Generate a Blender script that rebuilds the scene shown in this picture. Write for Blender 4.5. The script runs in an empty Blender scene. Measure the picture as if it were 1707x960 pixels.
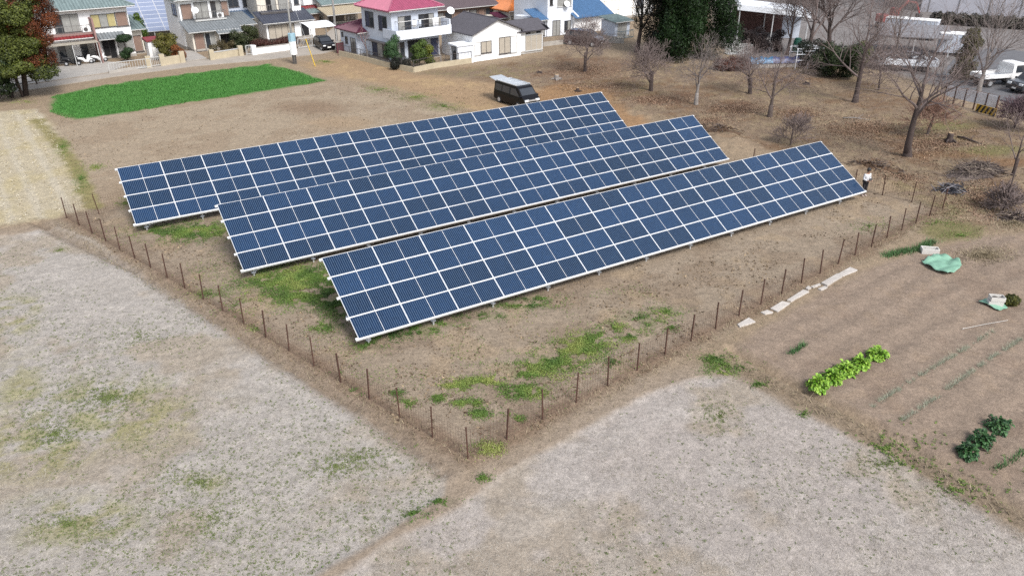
import bpy, bmesh, math, random
import numpy as np
from mathutils import Matrix, Vector
random.seed(7); RNG = np.random.default_rng(11)
sc = bpy.context.scene
COL = sc.collection
# ---------------------------------------------------------------- camera
F_PX, PITCH, ROLL, CAM_H = 1290.07, 0.475510, -0.003669, 16.878
_cp, _sp, _cr, _sr = math.cos(PITCH), math.sin(PITCH), math.cos(ROLL), math.sin(ROLL)
FWD = np.array([0, _cp, -_sp]); _r0 = np.array([1., 0, 0]); _u0 = np.array([0, _sp, _cp])
RGT = _cr*_r0 + _sr*_u0; UPV = -_sr*_r0 + _cr*_u0
cam = bpy.data.cameras.new("camera"); camo = bpy.data.objects.new("camera", cam); COL.objects.link(camo)
cam.sensor_fit = 'HORIZONTAL'; cam.sensor_width = 36; cam.lens = F_PX/1707*36
cam.clip_start = 0.1; cam.clip_end = 3000
camo.matrix_world = Matrix(((RGT[0], UPV[0], -FWD[0], 0), (RGT[1], UPV[1], -FWD[1], 0), (RGT[2], UPV[2], -FWD[2], CAM_H), (0, 0, 0, 1)))
sc.camera = camo
# ---------------------------------------------------------------- light: thin high cloud, soft sun from behind the camera's right shoulder
SUN_EL = math.radians(47); SX, SY = 0.56, -0.83
w = bpy.data.worlds.new("World"); sc.world = w; w.use_nodes = True
nt = w.node_tree; bg = nt.nodes["Background"]
sky = nt.nodes.new("ShaderNodeTexSky"); sky.sky_type = 'NISHITA'; sky.sun_disc = False
sky.sun_elevation = SUN_EL; sky.sun_rotation = math.atan2(SX, SY)
sky.air_density = 1.0; sky.dust_density = 1.6; sky.ozone_density = 1.0
hs = nt.nodes.new("ShaderNodeHueSaturation"); hs.inputs['Saturation'].default_value = 0.42
nt.links.new(sky.outputs[0], hs.inputs['Color']); nt.links.new(hs.outputs[0], bg.inputs[0])
bg.inputs[1].default_value = 0.12
sd = bpy.data.lights.new("sun", 'SUN'); sd.energy = 2.0; sd.angle = math.radians(20); sd.color = (1.0, 0.965, 0.92)
so = bpy.data.objects.new("sun", sd); COL.objects.link(so)
_d = Vector((SX*math.cos(SUN_EL), SY*math.cos(SUN_EL), math.sin(SUN_EL)))
so.rotation_euler = _d.to_track_quat('Z', 'Y').to_euler(); so.location = (30, -30, 60)
sc.view_settings.view_transform = 'Standard'; sc.view_settings.look = 'None'
sc.view_settings.exposure = 0.98; sc.view_settings.gamma = 1.0; sc.view_settings.use_curve_mapping = False
sc.render.engine = 'CYCLES'; sc.cycles.max_bounces = 5; sc.cycles.use_denoising = False

# ---------------------------------------------------------------- ground geometry helpers
def GG(uv, z=0.0):
    "photo pixels -> world points on the plane z"
    uv = np.atleast_2d(np.asarray(uv, float))
    d = FWD + ((uv[:, 0]-853.5)/F_PX)[:, None]*RGT + ((480-uv[:, 1])/F_PX)[:, None]*UPV
    t = (z-CAM_H)/d[:, 2]
    return np.array([0, 0, CAM_H]) + t[:, None]*d
def G(u, v, z=0.0):
    return GG([(u, v)], z)[0]
def hsh(ix, iy, s):
    h = np.sin(ix*127.1 + iy*311.7 + s*74.7)*43758.5453
    return h - np.floor(h)
def vnoise(x, y, s=0):
    ix, iy = np.floor(x), np.floor(y); fx, fy = x-ix, y-iy
    fx = fx*fx*(3-2*fx); fy = fy*fy*(3-2*fy)
    a, b, c, d = hsh(ix, iy, s), hsh(ix+1, iy, s), hsh(ix, iy+1, s), hsh(ix+1, iy+1, s)
    return (a*(1-fx)+b*fx)*(1-fy) + (c*(1-fx)+d*fx)*fy
def fbm(x, y, s=0, o=4):
    r, a, t = 0, .5, 0
    for k in range(o):
        r = r + a*vnoise(x*2**k, y*2**k, s+k*3.3); t += a; a *= .55
    return r/t
def sdist(poly, x, y):
    "signed distance, positive inside"
    P = np.asarray(poly, float)[:, :2]; n = len(P)
    dmin = np.full(x.shape, 1e9); ins = np.zeros(x.shape, bool)
    for i in range(n):
        ax, ay = P[i]; bx, by = P[(i+1) % n]; ex, ey = bx-ax, by-ay
        t = np.clip(((x-ax)*ex+(y-ay)*ey)/(ex*ex+ey*ey+1e-12), 0, 1)
        dmin = np.minimum(dmin, np.hypot(x-ax-t*ex, y-ay-t*ey))
        c = ((ay > y) != (by > y)); xi = ax+(y-ay)*ex/(ey if abs(ey) > 1e-9 else 1e-9)
        ins ^= c & (x < xi)
    return np.where(ins, dmin, -dmin)
def ldist(line, x, y):
    P = np.asarray(line, float)[:, :2]; dm = np.full(x.shape, 1e9)
    for i in range(len(P)-1):
        ax, ay = P[i]; ex, ey = P[i+1]-P[i]
        t = np.clip(((x-ax)*ex+(y-ay)*ey)/(ex*ex+ey*ey), 0, 1)
        dm = np.minimum(dm, np.hypot(x-ax-t*ex, y-ay-t*ey))
    return dm
def ss(a, b, x):
    t = np.clip((x-a)/(b-a), 0, 1); return t*t*(3-2*t)
def lin(v):
    v = np.asarray(v, float)/255
    return np.where(v <= .04045, v/12.92, ((v+.055)/1.055)**2.4)
def c(r, g, b, k=0.6):
    "base colour of a surface that shows as (r,g,b) in this light"
    return tuple(np.minimum(lin((r, g, b))*k, .82))
ZP = {k: GG(v) for k, v in dict(
 left=[(-60, 402), (95, 380), (150, 397), (235, 456), (330, 520), (430, 585), (530, 650), (640, 715), (745, 790), (735, 825), (640, 890), (515, 965), (500, 1300), (-900, 1300), (-500, 600)],
 right=[(530, 985), (650, 905), (760, 845), (850, 780), (960, 722), (1080, 655), (1180, 625), (1215, 628), (1330, 685), (1480, 760), (1600, 825), (1720, 893), (2500, 1300), (420, 1300)],
 veg=[(1222, 580), (1300, 530), (1435, 455), (1500, 428), (1640, 395), (1760, 382), (2200, 520), (2000, 980), (1720, 853), (1480, 716), (1330, 636)],
 tan=[(-400, 205), (60, 183), (78, 197), (110, 260), (152, 345), (100, 362), (-300, 420)],
 green=[(86, 185), (93, 160), (150, 147), (300, 126), (445, 108), (500, 122), (543, 135), (400, 158), (300, 173), (200, 189), (128, 199)],
 back=[(62, 200), (300, 178), (548, 138), (640, 152), (775, 190), (700, 210), (190, 300), (160, 340), (110, 262)],
 track=[(500, 104), (590, 97), (700, 124), (780, 112), (900, 108), (985, 160), (960, 200), (860, 215), (790, 185), (700, 158), (600, 132), (540, 128)],
 orchard=[(690, 122), (800, 112), (930, 90), (1060, 98), (1200, 112), (1330, 104), (1420, 120), (1540, 165), (1707, 215), (2100, 300), (1760, 385), (1560, 372), (1450, 300), (1400, 280), (1200, 232), (1030, 180), (930, 150)],
 yard=[(1170, -120), (1195, 70), (1235, 100), (1330, 100), (1420, 100), (1540, 138), (1640, 160), (1720, 190), (2100, 240), (2600, -120)],
 mud=[(850, 165), (930, 140), (1010, 150), (1050, 190), (1130, 235), (1230, 275), (1180, 290), (1000, 200)],
).items()}
NPOST_L, NPOST_R = 19, 20
PL = np.array([(-25.80, 41.79), (-1.49, 20.33)]); PR = np.array([(-1.49, 20.33), (25.45, 42.75)])
BK = np.array([(25.45, 42.75), (7.5, 59.0)])
PLOT = [PL[0], PL[1], PR[1], (11.0, 56.0), (-2, 60), (-24.2, 42.9)]
ROWDIR = (G(1700, 562)-G(1503, 700))[:2]; ROWDIR = ROWDIR/np.linalg.norm(ROWDIR)
EDGE1 = GG([(1222, 583), (1330, 645), (1480, 722), (1720, 858), (1900, 960)])
EDGE2 = GG([(1240, 618), (1340, 672), (1480, 745), (1560, 792), (1720, 880)])
EDGE3 = GG([(60, 372), (235, 455), (430, 580), (640, 712), (740, 785)])
BANKS = [(G(1190, 215), 2.6, .30), (G(1215, 240), 2.0, .34), (G(1435, 290), 1.6, .42), (G(1475, 305), 1.6, .36), (G(1040, 190), 1.6, .22), (G(1080, 200), 2.2, .22), (G(1400, 285), 1.5, .34)]
def H(x, y):
    x = np.asarray(x, float); y = np.asarray(y, float)
    near = 1-ss(45, 75, y)
    z = (fbm(x*.9, y*.9, 1, 3)-.5)*.07 + (fbm(x*4, y*4, 5, 3)-.5)*.07*near
    z = z*(1-.7*ss(70, 85, y))
    for nm in ('left', 'right'):
        z = z - .07*ss(-.12, .25, sdist(ZP[nm], x, y))
    s = sdist(ZP['veg'], x, y); wv = ss(0, .8, s)
    q = x*(-ROWDIR[1])+y*ROWDIR[0]
    z = z + wv*.024*np.sin(q*2*math.pi/1.3 + 2.5*fbm(x*.3, y*.3, 9))
    z = z - .17*np.exp(-(ldist(EDGE1, x, y)/.17)**2) + .07*np.exp(-((ldist(EDGE1, x, y)-.4)/.2)**2)
    e2 = ldist(EDGE2, x, y)
    z = z - .12*np.exp(-(e2/.16)**2)*ss(.35, .6, fbm(x*1.3, y*1.3, 21))
    e3 = ldist(EDGE3, x, y)
    z = z - .13*np.exp(-(e3/.17)**2)*ss(.3, .55, fbm(x*1.1, y*1.1, 22)) + .06*np.exp(-((e3-.5)/.3)**2)
    so_ = ss(.3, 2.5, sdist(ZP['orchard'], x, y))
    z = z + so_*((fbm(x*1.1, y*1.1, 51, 4)-.5)*.16+(fbm(x*3.2, y*3.2, 52, 3)-.5)*.12)
    for (b, r, h) in BANKS:
        d = np.hypot(x-b[0], y-b[1])/r
        z = z + h*np.exp(-d*d)*(.2+1.6*fbm(x*1.6, y*1.6, 31, 4)**1.3)
    return z
def HZ(x, y): return float(H(np.array([x]), np.array([y]))[0])
def P3(u, v):
    g = G(u, v); return (g[0], g[1], HZ(g[0], g[1]))

# ---------------------------------------------------------------- materials
MATS = {}
def mat(name, col=(.5, .5, .5), rough=.7, var=.15, scale=4., metal=0., bump=0., bscale=30., spec=.5, attr=None, coat=0., obj_var=0., trans=None):
    if name in MATS: return MATS[name]
    m = bpy.data.materials.new(name); m.use_nodes = True; t = m.node_tree; N = t.nodes; L = t.links
    b = N['Principled BSDF']; b.inputs['Roughness'].default_value = rough; b.inputs['Metallic'].default_value = metal
    b.inputs['Specular IOR Level'].default_value = spec
    if coat: b.inputs['Coat Weight'].default_value = coat; b.inputs['Coat Roughness'].default_value = .08
    tc = N.new('ShaderNodeTexCoord')
    n = N.new('ShaderNodeTexNoise'); n.inputs['Scale'].default_value = scale; n.inputs['Detail'].default_value = 6
    L.new(tc.outputs['Object'], n.inputs['Vector'])
    mr = N.new('ShaderNodeMapRange'); mr.inputs[1].default_value = .3; mr.inputs[2].default_value = .7
    mr.inputs[3].default_value = 1-var; mr.inputs[4].default_value = 1+var
    L.new(n.outputs['Fac'], mr.inputs[0])
    vm = N.new('ShaderNodeVectorMath'); vm.operation = 'SCALE'
    if attr:
        a = N.new('ShaderNodeAttribute'); a.attribute_name = attr; L.new(a.outputs['Color'], vm.inputs[0])
    else: vm.inputs[0].default_value = col[:3]
    src = mr.outputs[0]
    if obj_var:
        oi = N.new('ShaderNodeObjectInfo'); m2 = N.new('ShaderNodeMapRange'); m2.inputs[3].default_value = 1-obj_var; m2.inputs[4].default_value = 1+obj_var
        L.new(oi.outputs['Random'], m2.inputs[0]); mm = N.new('ShaderNodeMath'); mm.operation = 'MULTIPLY'
        L.new(src, mm.inputs[0]); L.new(m2.outputs[0], mm.inputs[1]); src = mm.outputs[0]
    L.new(src, vm.inputs['Scale']); L.new(vm.outputs[0], b.inputs['Base Color'])
    if bump:
        n2 = N.new('ShaderNodeTexNoise'); n2.inputs['Scale'].default_value = bscale; n2.inputs['Detail'].default_value = 5
        L.new(tc.outputs['Object'], n2.inputs['Vector'])
        bp = N.new('ShaderNodeBump'); bp.inputs['Strength'].default_value = min(1, bump); bp.inputs['Distance'].default_value = .03
        L.new(n2.outputs['Fac'], bp.inputs['Height']); L.new(bp.outputs[0], b.inputs['Normal'])
    if trans:
        b.inputs['Subsurface Weight'].default_value = 0
    MATS[name] = m; return m

# ---------------------------------------------------------------- objects
def tag(o, label=None, cat=None, group=None, kind=None):
    if label: o['label'] = label
    if cat: o['category'] = cat
    if group: o['group'] = group
    if kind: o['kind'] = kind
    return o
def thing(name, label, cat, loc=(0, 0, 0), rz=0., group=None):
    o = bpy.data.objects.new(name, None); COL.objects.link(o); o.empty_display_size = .3
    o.location = loc; o.rotation_euler = (0, 0, rz)
    return tag(o, label, cat, group)
def link(name, me, parent=None, loc=None, rot=None):
    o = bpy.data.objects.new(name, me); COL.objects.link(o)
    if parent is not None: o.parent = parent
    if loc is not None: o.location = loc
    if rot is not None: o.rotation_euler = rot
    return o
def copy_tree(o, parent=None):
    q = o.copy(); COL.objects.link(q); q.parent = parent
    for ch in list(o.children): copy_tree(ch, q)
    return q
class MB:
    def __init__(s): s.v = []; s.f = []; s.mi = []; s.cur = 0
    def add(s, vs, fs):
        n = len(s.v); s.v += [tuple(map(float, q)) for q in vs]
        for f in fs: s.f.append(tuple(i+n for i in f)); s.mi.append(s.cur)
        return s
    def box(s, x0, x1, y0, y1, z0, z1):
        return s.add([(x0, y0, z0), (x1, y0, z0), (x1, y1, z0), (x0, y1, z0), (x0, y0, z1), (x1, y0, z1), (x1, y1, z1), (x0, y1, z1)],
                     [(0, 3, 2, 1), (4, 5, 6, 7), (0, 1, 5, 4), (1, 2, 6, 5), (2, 3, 7, 6), (3, 0, 4, 7)])
    def prism(s, poly, z0, z1):
        n = len(poly)
        if not isinstance(z0, (list, tuple)): z0 = [z0]*n
        if not isinstance(z1, (list, tuple)): z1 = [z1]*n
        vs = [(q[0], q[1], z) for q, z in zip(poly, z0)]+[(q[0], q[1], z) for q, z in zip(poly, z1)]
        a = sum(poly[i][0]*poly[(i+1) % n][1]-poly[(i+1) % n][0]*poly[i][1] for i in range(n))
        fs = [tuple(range(n-1, -1, -1)), tuple(range(n, 2*n))]+[(i, (i+1) % n, n+(i+1) % n, n+i) for i in range(n)]
        if a < 0: fs = [f[::-1] for f in fs]
        return s.add(vs, fs)
    def tube(s, pts, rad, k=6, caps=True):
        pts = [np.asarray(q, float) for q in pts]; n = len(pts)
        if not isinstance(rad, (list, tuple, np.ndarray)): rad = [rad]*n
        vs = []; ref = None
        for i, q in enumerate(pts):
            t = pts[min(i+1, n-1)]-pts[max(i-1, 0)]; t = t/(np.linalg.norm(t)+1e-9)
            if ref is None:
                ref = np.cross(t, (0, 0, 1.) if abs(t[2]) < .9 else (1., 0, 0))
            u = ref-t*np.dot(ref, t); u /= np.linalg.norm(u)+1e-9; ref = u; v = np.cross(t, u)
            for j in range(k):
                a = 2*math.pi*j/k; vs.append(q+rad[i]*(math.cos(a)*u+math.sin(a)*v))
        fs = [(i*k+j, i*k+(j+1) % k, (i+1)*k+(j+1) % k, (i+1)*k+j) for i in range(n-1) for j in range(k)]
        if caps: fs += [tuple(range(k-1, -1, -1)), tuple((n-1)*k+j for j in range(k))]
        return s.add(vs, fs)
    def lathe(s, prof, k=12, cx=0, cy=0):
        "prof: (r,z) from bottom to top"
        n = len(prof); vs = [(cx+r*math.cos(2*math.pi*j/k), cy+r*math.sin(2*math.pi*j/k), z) for r, z in prof for j in range(k)]
        fs = [(i*k+j, i*k+(j+1) % k, (i+1)*k+(j+1) % k, (i+1)*k+j) for i in range(n-1) for j in range(k)]
        fs += [tuple(range(k-1, -1, -1)), tuple((n-1)*k+j for j in range(k))]
        return s.add(vs, fs)
    def mesh(s, name, mats, smooth=False):
        me = bpy.data.meshes.new(name); me.from_pydata(s.v, [], s.f)
        for m in (mats if isinstance(mats, (list, tuple)) else [mats]): me.materials.append(m)
        if any(s.mi): me.polygons.foreach_set('material_index', s.mi)
        if smooth: me.polygons.foreach_set('use_smooth', [True]*len(s.f))
        me.update(); return me
    def obj(s, name, mats, parent=None, smooth=False, bevel=0, loc=None, rot=None):
        o = link(name, s.mesh(name, mats, smooth), parent, loc, rot)
        if bevel:
            b = o.modifiers.new('bevel', 'BEVEL'); b.width = bevel; b.segments = 2; b.limit_method = 'ANGLE'; b.angle_limit = .6
        return o
def np_mesh(name, V, F, m, cols=None, smooth=False):
    V = np.asarray(V, np.float32); F = np.asarray(F, np.int32); n, k = F.shape
    me = bpy.data.meshes.new(name); me.vertices.add(len(V)); me.vertices.foreach_set('co', V.ravel())
    me.loops.add(n*k); me.loops.foreach_set('vertex_index', F.ravel())
    me.polygons.add(n); me.polygons.foreach_set('loop_start', np.arange(n, dtype=np.int32)*k)
    me.polygons.foreach_set('loop_total', np.full(n, k, np.int32))
    if smooth: me.polygons.foreach_set('use_smooth', np.ones(n, bool))
    me.materials.append(m); me.update(calc_edges=True)
    if cols is not None:
        a = me.attributes.new('Col', 'FLOAT_COLOR', 'POINT')
        cc = np.ones((len(V), 4), np.float32); cc[:, :3] = cols; a.data.foreach_set('color', cc.ravel())
    return me
def rnd_dirs(n):
    d = RNG.normal(size=(n, 3)); return d/np.linalg.norm(d, axis=1)[:, None]
def leaf_quads(P, size, aspect=.5, up=0., nrm=None):
    "diamond leaves at points P; returns V,F"
    n = len(P); nn = rnd_dirs(n) if nrm is None else nrm
    nn = nn+np.array([0, 0, up]); nn /= np.linalg.norm(nn, axis=1)[:, None]
    t = rnd_dirs(n); u = np.cross(nn, t); u /= np.linalg.norm(u, axis=1)[:, None]+1e-9; v = np.cross(nn, u)
    s = (np.asarray(size)*np.ones(n))[:, None]
    V = np.stack([P-u*s, P-v*s*aspect, P+u*s, P+v*s*aspect], 1).reshape(-1, 3)
    return V, np.arange(4*n).reshape(n, 4)
def col_mix(a, b, t): return np.asarray(a)[None]*(1-t[:, None])+np.asarray(b)[None]*t[:, None]
def ell(u, v, ru, rv, n, gauss=True):
    "n ground points scattered over an ellipse on the ground round photo point"
    a = RNG.random(n)*2*math.pi; r = np.sqrt(RNG.random(n)) if not gauss else np.abs(RNG.normal(size=n))*.55
    return GG(np.stack([u+ru*r*np.cos(a), v+rv*r*np.sin(a)], 1))[:, :2]
# ---------------------------------------------------------------- ground
def ground_material():
    m = bpy.data.materials.new('soil'); m.use_nodes = True; t = m.node_tree; N = t.nodes; L = t.links; b = N['Principled BSDF']
    b.inputs['Roughness'].default_value = .95; b.inputs['Specular IOR Level'].default_value = .15
    at = N.new('ShaderNodeAttribute'); at.attribute_name = 'Col'; tc = N.new('ShaderNodeTexCoord')
    cur = None
    for scl, lo, hi in ((.8, .95, 1.05), (3., .88, 1.11), (9., .82, 1.17), (26., .82, 1.17), (70., .88, 1.11)):
        n = N.new('ShaderNodeTexNoise'); n.inputs['Scale'].default_value = scl; n.inputs['Detail'].default_value = 4; n.inputs['Roughness'].default_value = .6
        L.new(tc.outputs['Object'], n.inputs['Vector'])
        r = N.new('ShaderNodeMapRange'); r.inputs[1].default_value = .32; r.inputs[2].default_value = .68; r.inputs[3].default_value = lo; r.inputs[4].default_value = hi
        L.new(n.outputs['Fac'], r.inputs[0])
        if cur is None: cur = r.outputs[0]
        else:
            q = N.new('ShaderNodeMath'); q.operation = 'MULTIPLY'; L.new(cur, q.inputs[0]); L.new(r.outputs[0], q.inputs[1]); cur = q.outputs[0]
    n = N.new('ShaderNodeTexNoise'); n.inputs['Scale'].default_value = 6.5; n.inputs['Detail'].default_value = 5; n.inputs['Roughness'].default_value = .75
    L.new(tc.outputs['Object'], n.inputs['Vector'])
    r = N.new('ShaderNodeMapRange'); r.inputs[1].default_value = .56; r.inputs[2].default_value = .66; r.inputs[3].default_value = 0; r.inputs[4].default_value = .6
    L.new(n.outputs['Fac'], r.inputs[0])
    q = N.new('ShaderNodeMath'); q.operation = 'MULTIPLY'; L.new(r.outputs[0], q.inputs[0]); L.new(at.outputs['Alpha'], q.inputs[1])
    s = N.new('ShaderNodeMath'); s.operation = 'SUBTRACT'; s.inputs[0].default_value = 1; L.new(q.outputs[0], s.inputs[1])
    q2 = N.new('ShaderNodeMath'); q2.operation = 'MULTIPLY'; L.new(cur, q2.inputs[0]); L.new(s.outputs[0], q2.inputs[1])
    vm = N.new('ShaderNodeVectorMath'); vm.operation = 'SCALE'; L.new(at.outputs['Color'], vm.inputs[0]); L.new(q2.outputs[0], vm.inputs['Scale'])
    L.new(vm.outputs[0], b.inputs['Base Color'])
    n2 = N.new('ShaderNodeTexNoise'); n2.inputs['Scale'].default_value = 14; n2.inputs['Detail'].default_value = 8; n2.inputs['Roughness'].default_value = .7
    L.new(tc.outputs['Object'], n2.inputs['Vector'])
    bp = N.new('ShaderNodeBump'); bp.inputs['Strength'].default_value = .8; bp.inputs['Distance'].default_value = .06
    L.new(n2.outputs['Fac'], bp.inputs['Height']); L.new(bp.outputs[0], b.inputs['Normal'])
    return m
def spaced(segs):
    out = [segs[0][0]]
    for a, b, st in segs:
        n = max(1, int(round((b-a)/st))); out += list(np.linspace(a, b, n+1)[1:])
    return np.array(out)
XS = spaced([(-1500, -150, 270), (-150, -62, 4), (-62, -44, .45), (-44, -31, .2), (-31, 31, .16), (31, 62, .45), (62, 150, 4), (150, 1500, 270)])
YS = spaced([(-300, 8, 60), (8, 14, .6), (14, 48, .14), (48, 80, .26), (80, 112, .55), (112, 160, 3), (160, 1500, 200)])
gx, gy = np.meshgrid(XS, YS); gx = gx.ravel(); gy = gy.ravel()
big = fbm(gx*.12, gy*.12, 41, 4); med = fbm(gx*.5, gy*.5, 42, 4); sm = fbm(gx*1.7, gy*1.7, 43, 4); fine = fbm(gx*5, gy*5, 44, 3)
wob = (fbm(gx*.8, gy*.8, 45, 4)-.5)*1.6 + (fine-.5)*.5
def shade(base, *mods):
    return np.repeat(np.asarray(base)[None], len(gx), 0)
CG = shade(c(174, 154, 130)); SPK = np.full(len(gx), .6)
def lay(w, col, spk=None):
    global CG, SPK
    col = np.asarray(col); col = col[None] if col.ndim == 1 else col
    CG = CG*(1-w[:, None])+col*w[:, None]
    if spk is not None: SPK = SPK*(1-w)+spk*w
def zone(nm, soft=.5, wb=1.):
    return ss(-soft, soft, sdist(ZP[nm], gx, gy)+wob*wb)
def blob(pts, soft=.45):
    "pts: (u,v,ru,rv) photo ellipses -> ground mask with ragged edge"
    r = np.zeros(len(gx))
    for (u, v, ru, rv) in pts:
        o = G(u, v)[:2]; ax = G(u+ru, v)[:2]-o; ay = G(u, v-rv)[:2]-o
        a = (gx-o[0])/max(ax[0], .01); b = (gy-o[1])/max(ay[1], .01)
        d = np.sqrt((a-b*ay[0]/max(ax[0], .01))**2+b*b)
        r = np.maximum(r, 1-ss(1-soft, 1+soft, d+(med-.5)*1.1+(sm-.5)*.7))
    return r
lay(zone('back', .6), c(184, 166, 143), .75)
lay(zone('back', .6)*ss(.5, .62, med)*.5, c(168, 147, 124))
lay(blob([(520, 180, 60, 10)], .6)*.7, c(150, 126, 104), .2)
lay(blob([(560, 205, 50, 10)], .6)*.8, c(182, 158, 130), .1)
lay(zone('tan', .5, .6), c(206, 193, 166), .3)
lay(zone('tan', .5, .6)*ss(.42, .7, med)*.5, c(202, 186, 140), .3)
# pale wheel tracks and straw rows across the stubble field
_td = (G(145, 330)-G(70, 210))[:2]; _td = _td/np.linalg.norm(_td); _q = gx*(-_td[1])+gy*_td[0]
lay(zone('tan', .3, .3)*ss(.2, .9, np.sin(_q*2*math.pi/1.5))*.45, c(218, 209, 192), .1)
lay(1-ss(.25, .7, ldist(GG([(60, 200), (100, 240), (135, 295), (160, 345)]), gx, gy)+wob*.5), c(160, 150, 104), .5)
lay(zone('green', .5, .5), c(78, 138, 62), .2)
lay(zone('track', 1.2), c(184, 156, 124), .45)
lay(zone('track', 1.2)*ss(.5, .66, med)*.6, c(200, 172, 132), .2)
lay(zone('orchard', 1.4), c(151, 131, 111), .9)
lay(zone('orchard', 1.4)*ss(.42, .66, sm)*.75, c(174, 154, 126), .6)
lay(zone('orchard', 1.4)*ss(.5, .7, big)*ss(.4, .6, sm)*.5, c(140, 130, 92), .7)
lay(zone('orchard', 1.4)*ss(.48, .7, fbm(gx*.35, gy*.35, 61, 4))*ss(.3, .6, sm)*.7, c(128, 98, 76), .9)
lay(blob([(975, 118, 85, 20), (1110, 165, 60, 10), (1235, 180, 40, 10), (1330, 190, 30, 10), (1000, 150, 60, 8)])*ss(.28, .55, sm)*.5, c(136, 104, 86), .9)
lay(blob([(1640, 420, 70, 18), (1690, 360, 60, 16), (1680, 440, 40, 12)])*.6, c(182, 156, 134), .6)
lay(blob([(1590, 258, 70, 7), (1670, 272, 60, 6)])*.6, c(152, 116, 84), .3)
lay(blob([(1660, 250, 50, 8), (1580, 210, 40, 8), (1470, 375, 40, 14), (1590, 385, 50, 16), (1540, 350, 60, 12)])*.75, c(134, 130, 84), .7)
lay(zone('mud', .8)*.8, c(176, 138, 100), .3)
lay(zone('yard', 1.0, .5), c(154, 148, 146), .25)
lay(zone('yard', 1.0, .5)*ss(.45, .6, med)*.5, c(138, 133, 130), .2)
wpl = ss(-.9, .5, sdist(PLOT, gx, gy)+wob*.7)
lay(wpl, c(174, 157, 137), .9)
lay(wpl*ss(.5, .66, med)*.7, c(158, 139, 119), 1.)
lay(wpl*ss(.55, .7, fbm(gx*.7, gy*.7, 71, 4))*.55, c(186, 164, 136), .4)
fl = np.minimum(ldist(PL, gx, gy), ldist(PR, gx, gy))
lay((1-ss(.1, .7, fl+wob*.4))*.6, c(142, 116, 96), .9)
lay(zone('veg', .3, .3), c(168, 149, 132), .35)
lay(zone('veg', .3, .3)*ss(.5, .68, med)*.5, c(158, 137, 120), .4)
lay(zone('veg', .3, .3)*ss(.6, .7, sm)*.4, c(176, 154, 132), .3)
vg = np.maximum(ss(-1.6, -.2, sdist(ZP['left'], gx, gy)+wob*.5), ss(-1.6, -.2, sdist(ZP['right'], gx, gy)+wob*.5))*(1-ss(-.8, .2, sdist(PLOT, gx, gy)))
lay(vg*.75, c(176, 160, 143), .8)
lay(zone('left', .16, .16), c(194, 186, 177), .15)
lay(zone('right', .16, .16), c(194, 184, 176), .15)
WEEDS = [(310, 388, 70, 13, 5000, .5), (345, 382, 30, 9, 2500, .4), (252, 385, 25, 7, 900, .3), (470, 470, 75, 22, 5500, .55), (520, 460, 60, 18, 5000, .5), (500, 495, 60, 16, 3000, .45), (560, 500, 26, 24, 4500, .15), (535, 545, 20, 8, 1200, .2), (615, 575, 22, 9, 1300, .4), (640, 560, 26, 8, 1200, .2), (700, 555, 28, 7, 1500, .35), (690, 548, 50, 8, 1500, .2), (745, 540, 30, 6, 1000, .3), (870, 508, 45, 6, 1600, .25), (800, 527, 40, 6, 1000, .3), (900, 497, 40, 5, 900, .2), (960, 585, 42, 20, 5200, .65), (985, 572, 30, 12, 2600, .75), (920, 605, 45, 18, 4200, .5), (880, 622, 40, 15, 3200, .6), (865, 652, 32, 13, 2600, .45), (890, 655, 20, 8, 1000, .4), (800, 636, 30, 7, 2200, .75), (760, 643, 20, 7, 1300, .7), (730, 662, 10, 7, 650, .5), (788, 672, 16, 6, 700, .6), (770, 672, 14, 5, 600, .7), (845, 690, 12, 6, 700, .3), (800, 690, 16, 7, 900, .3), (680, 671, 12, 6, 500, .6), (660, 655, 12, 5, 350, .3), (815, 748, 20, 10, 1300, .8), (865, 698, 9, 6, 450, .3), (1000, 562, 26, 7, 1200, .55), (1052, 560, 20, 9, 1200, .6), (1022, 545, 24, 8, 900, .5), (1090, 540, 22, 10, 900, .45), (1110, 520, 30, 8, 700, .4), (1060, 530, 30, 8, 700, .4), (1024, 605, 10, 6, 450, .2), (1120, 545, 14, 7, 400, .4), (208, 338, 12, 7, 700, .75), (160, 279, 12, 5, 500, .75), (100, 415, 12, 4, 250, .6), (560, 622, 12, 4, 200, .3), (590, 655, 10, 5, 200, .3), (430, 548, 14, 6, 400, .6), (400, 510, 20, 8, 500, .5), (350, 490, 30, 8, 600, .45),
          (735, 835, 24, 8, 900, .55), (690, 855, 18, 7, 500, .4), (675, 866, 10, 5, 260, .3), (805, 797, 12, 5, 240, .3), (1205, 615, 28, 18, 1500, .45), (1190, 600, 22, 9, 700, .6), (1235, 610, 18, 8, 500, .3), (1265, 640, 16, 6, 300, .3),
          (1340, 690, 14, 7, 120, .4), (630, 150, 26, 5, 900, .6), (690, 162, 30, 6, 1300, .55), (740, 178, 30, 6, 1500, .6), (540, 104, 14, 3, 700, .6), (105, 245, 12, 14, 700, .45), (135, 300, 12, 20, 900, .45), (40, 170, 26, 4, 500, .75), (1450, 378, 40, 12, 500, .5), (1560, 372, 50, 10, 500, .4), (1600, 392, 36, 9, 500, .5)]
lay(blob([(a[0], a[1], a[2]*.9, a[3]*.9) for a in WEEDS if a[4] > 500], .8)*ss(.3, .62, sm)*.5, c(124, 136, 82), .5)
both = np.maximum(zone('left', .16, .16), zone('right', .16, .16))
lay(both*ss(.5, .64, fbm(gx*.4, gy*.4, 81, 4))*.8, c(184, 170, 152), .4)
lay(both*ss(.54, .68, fbm(gx*.7, gy*.7, 82, 5))*.35, c(206, 198, 190), .2)
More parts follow.
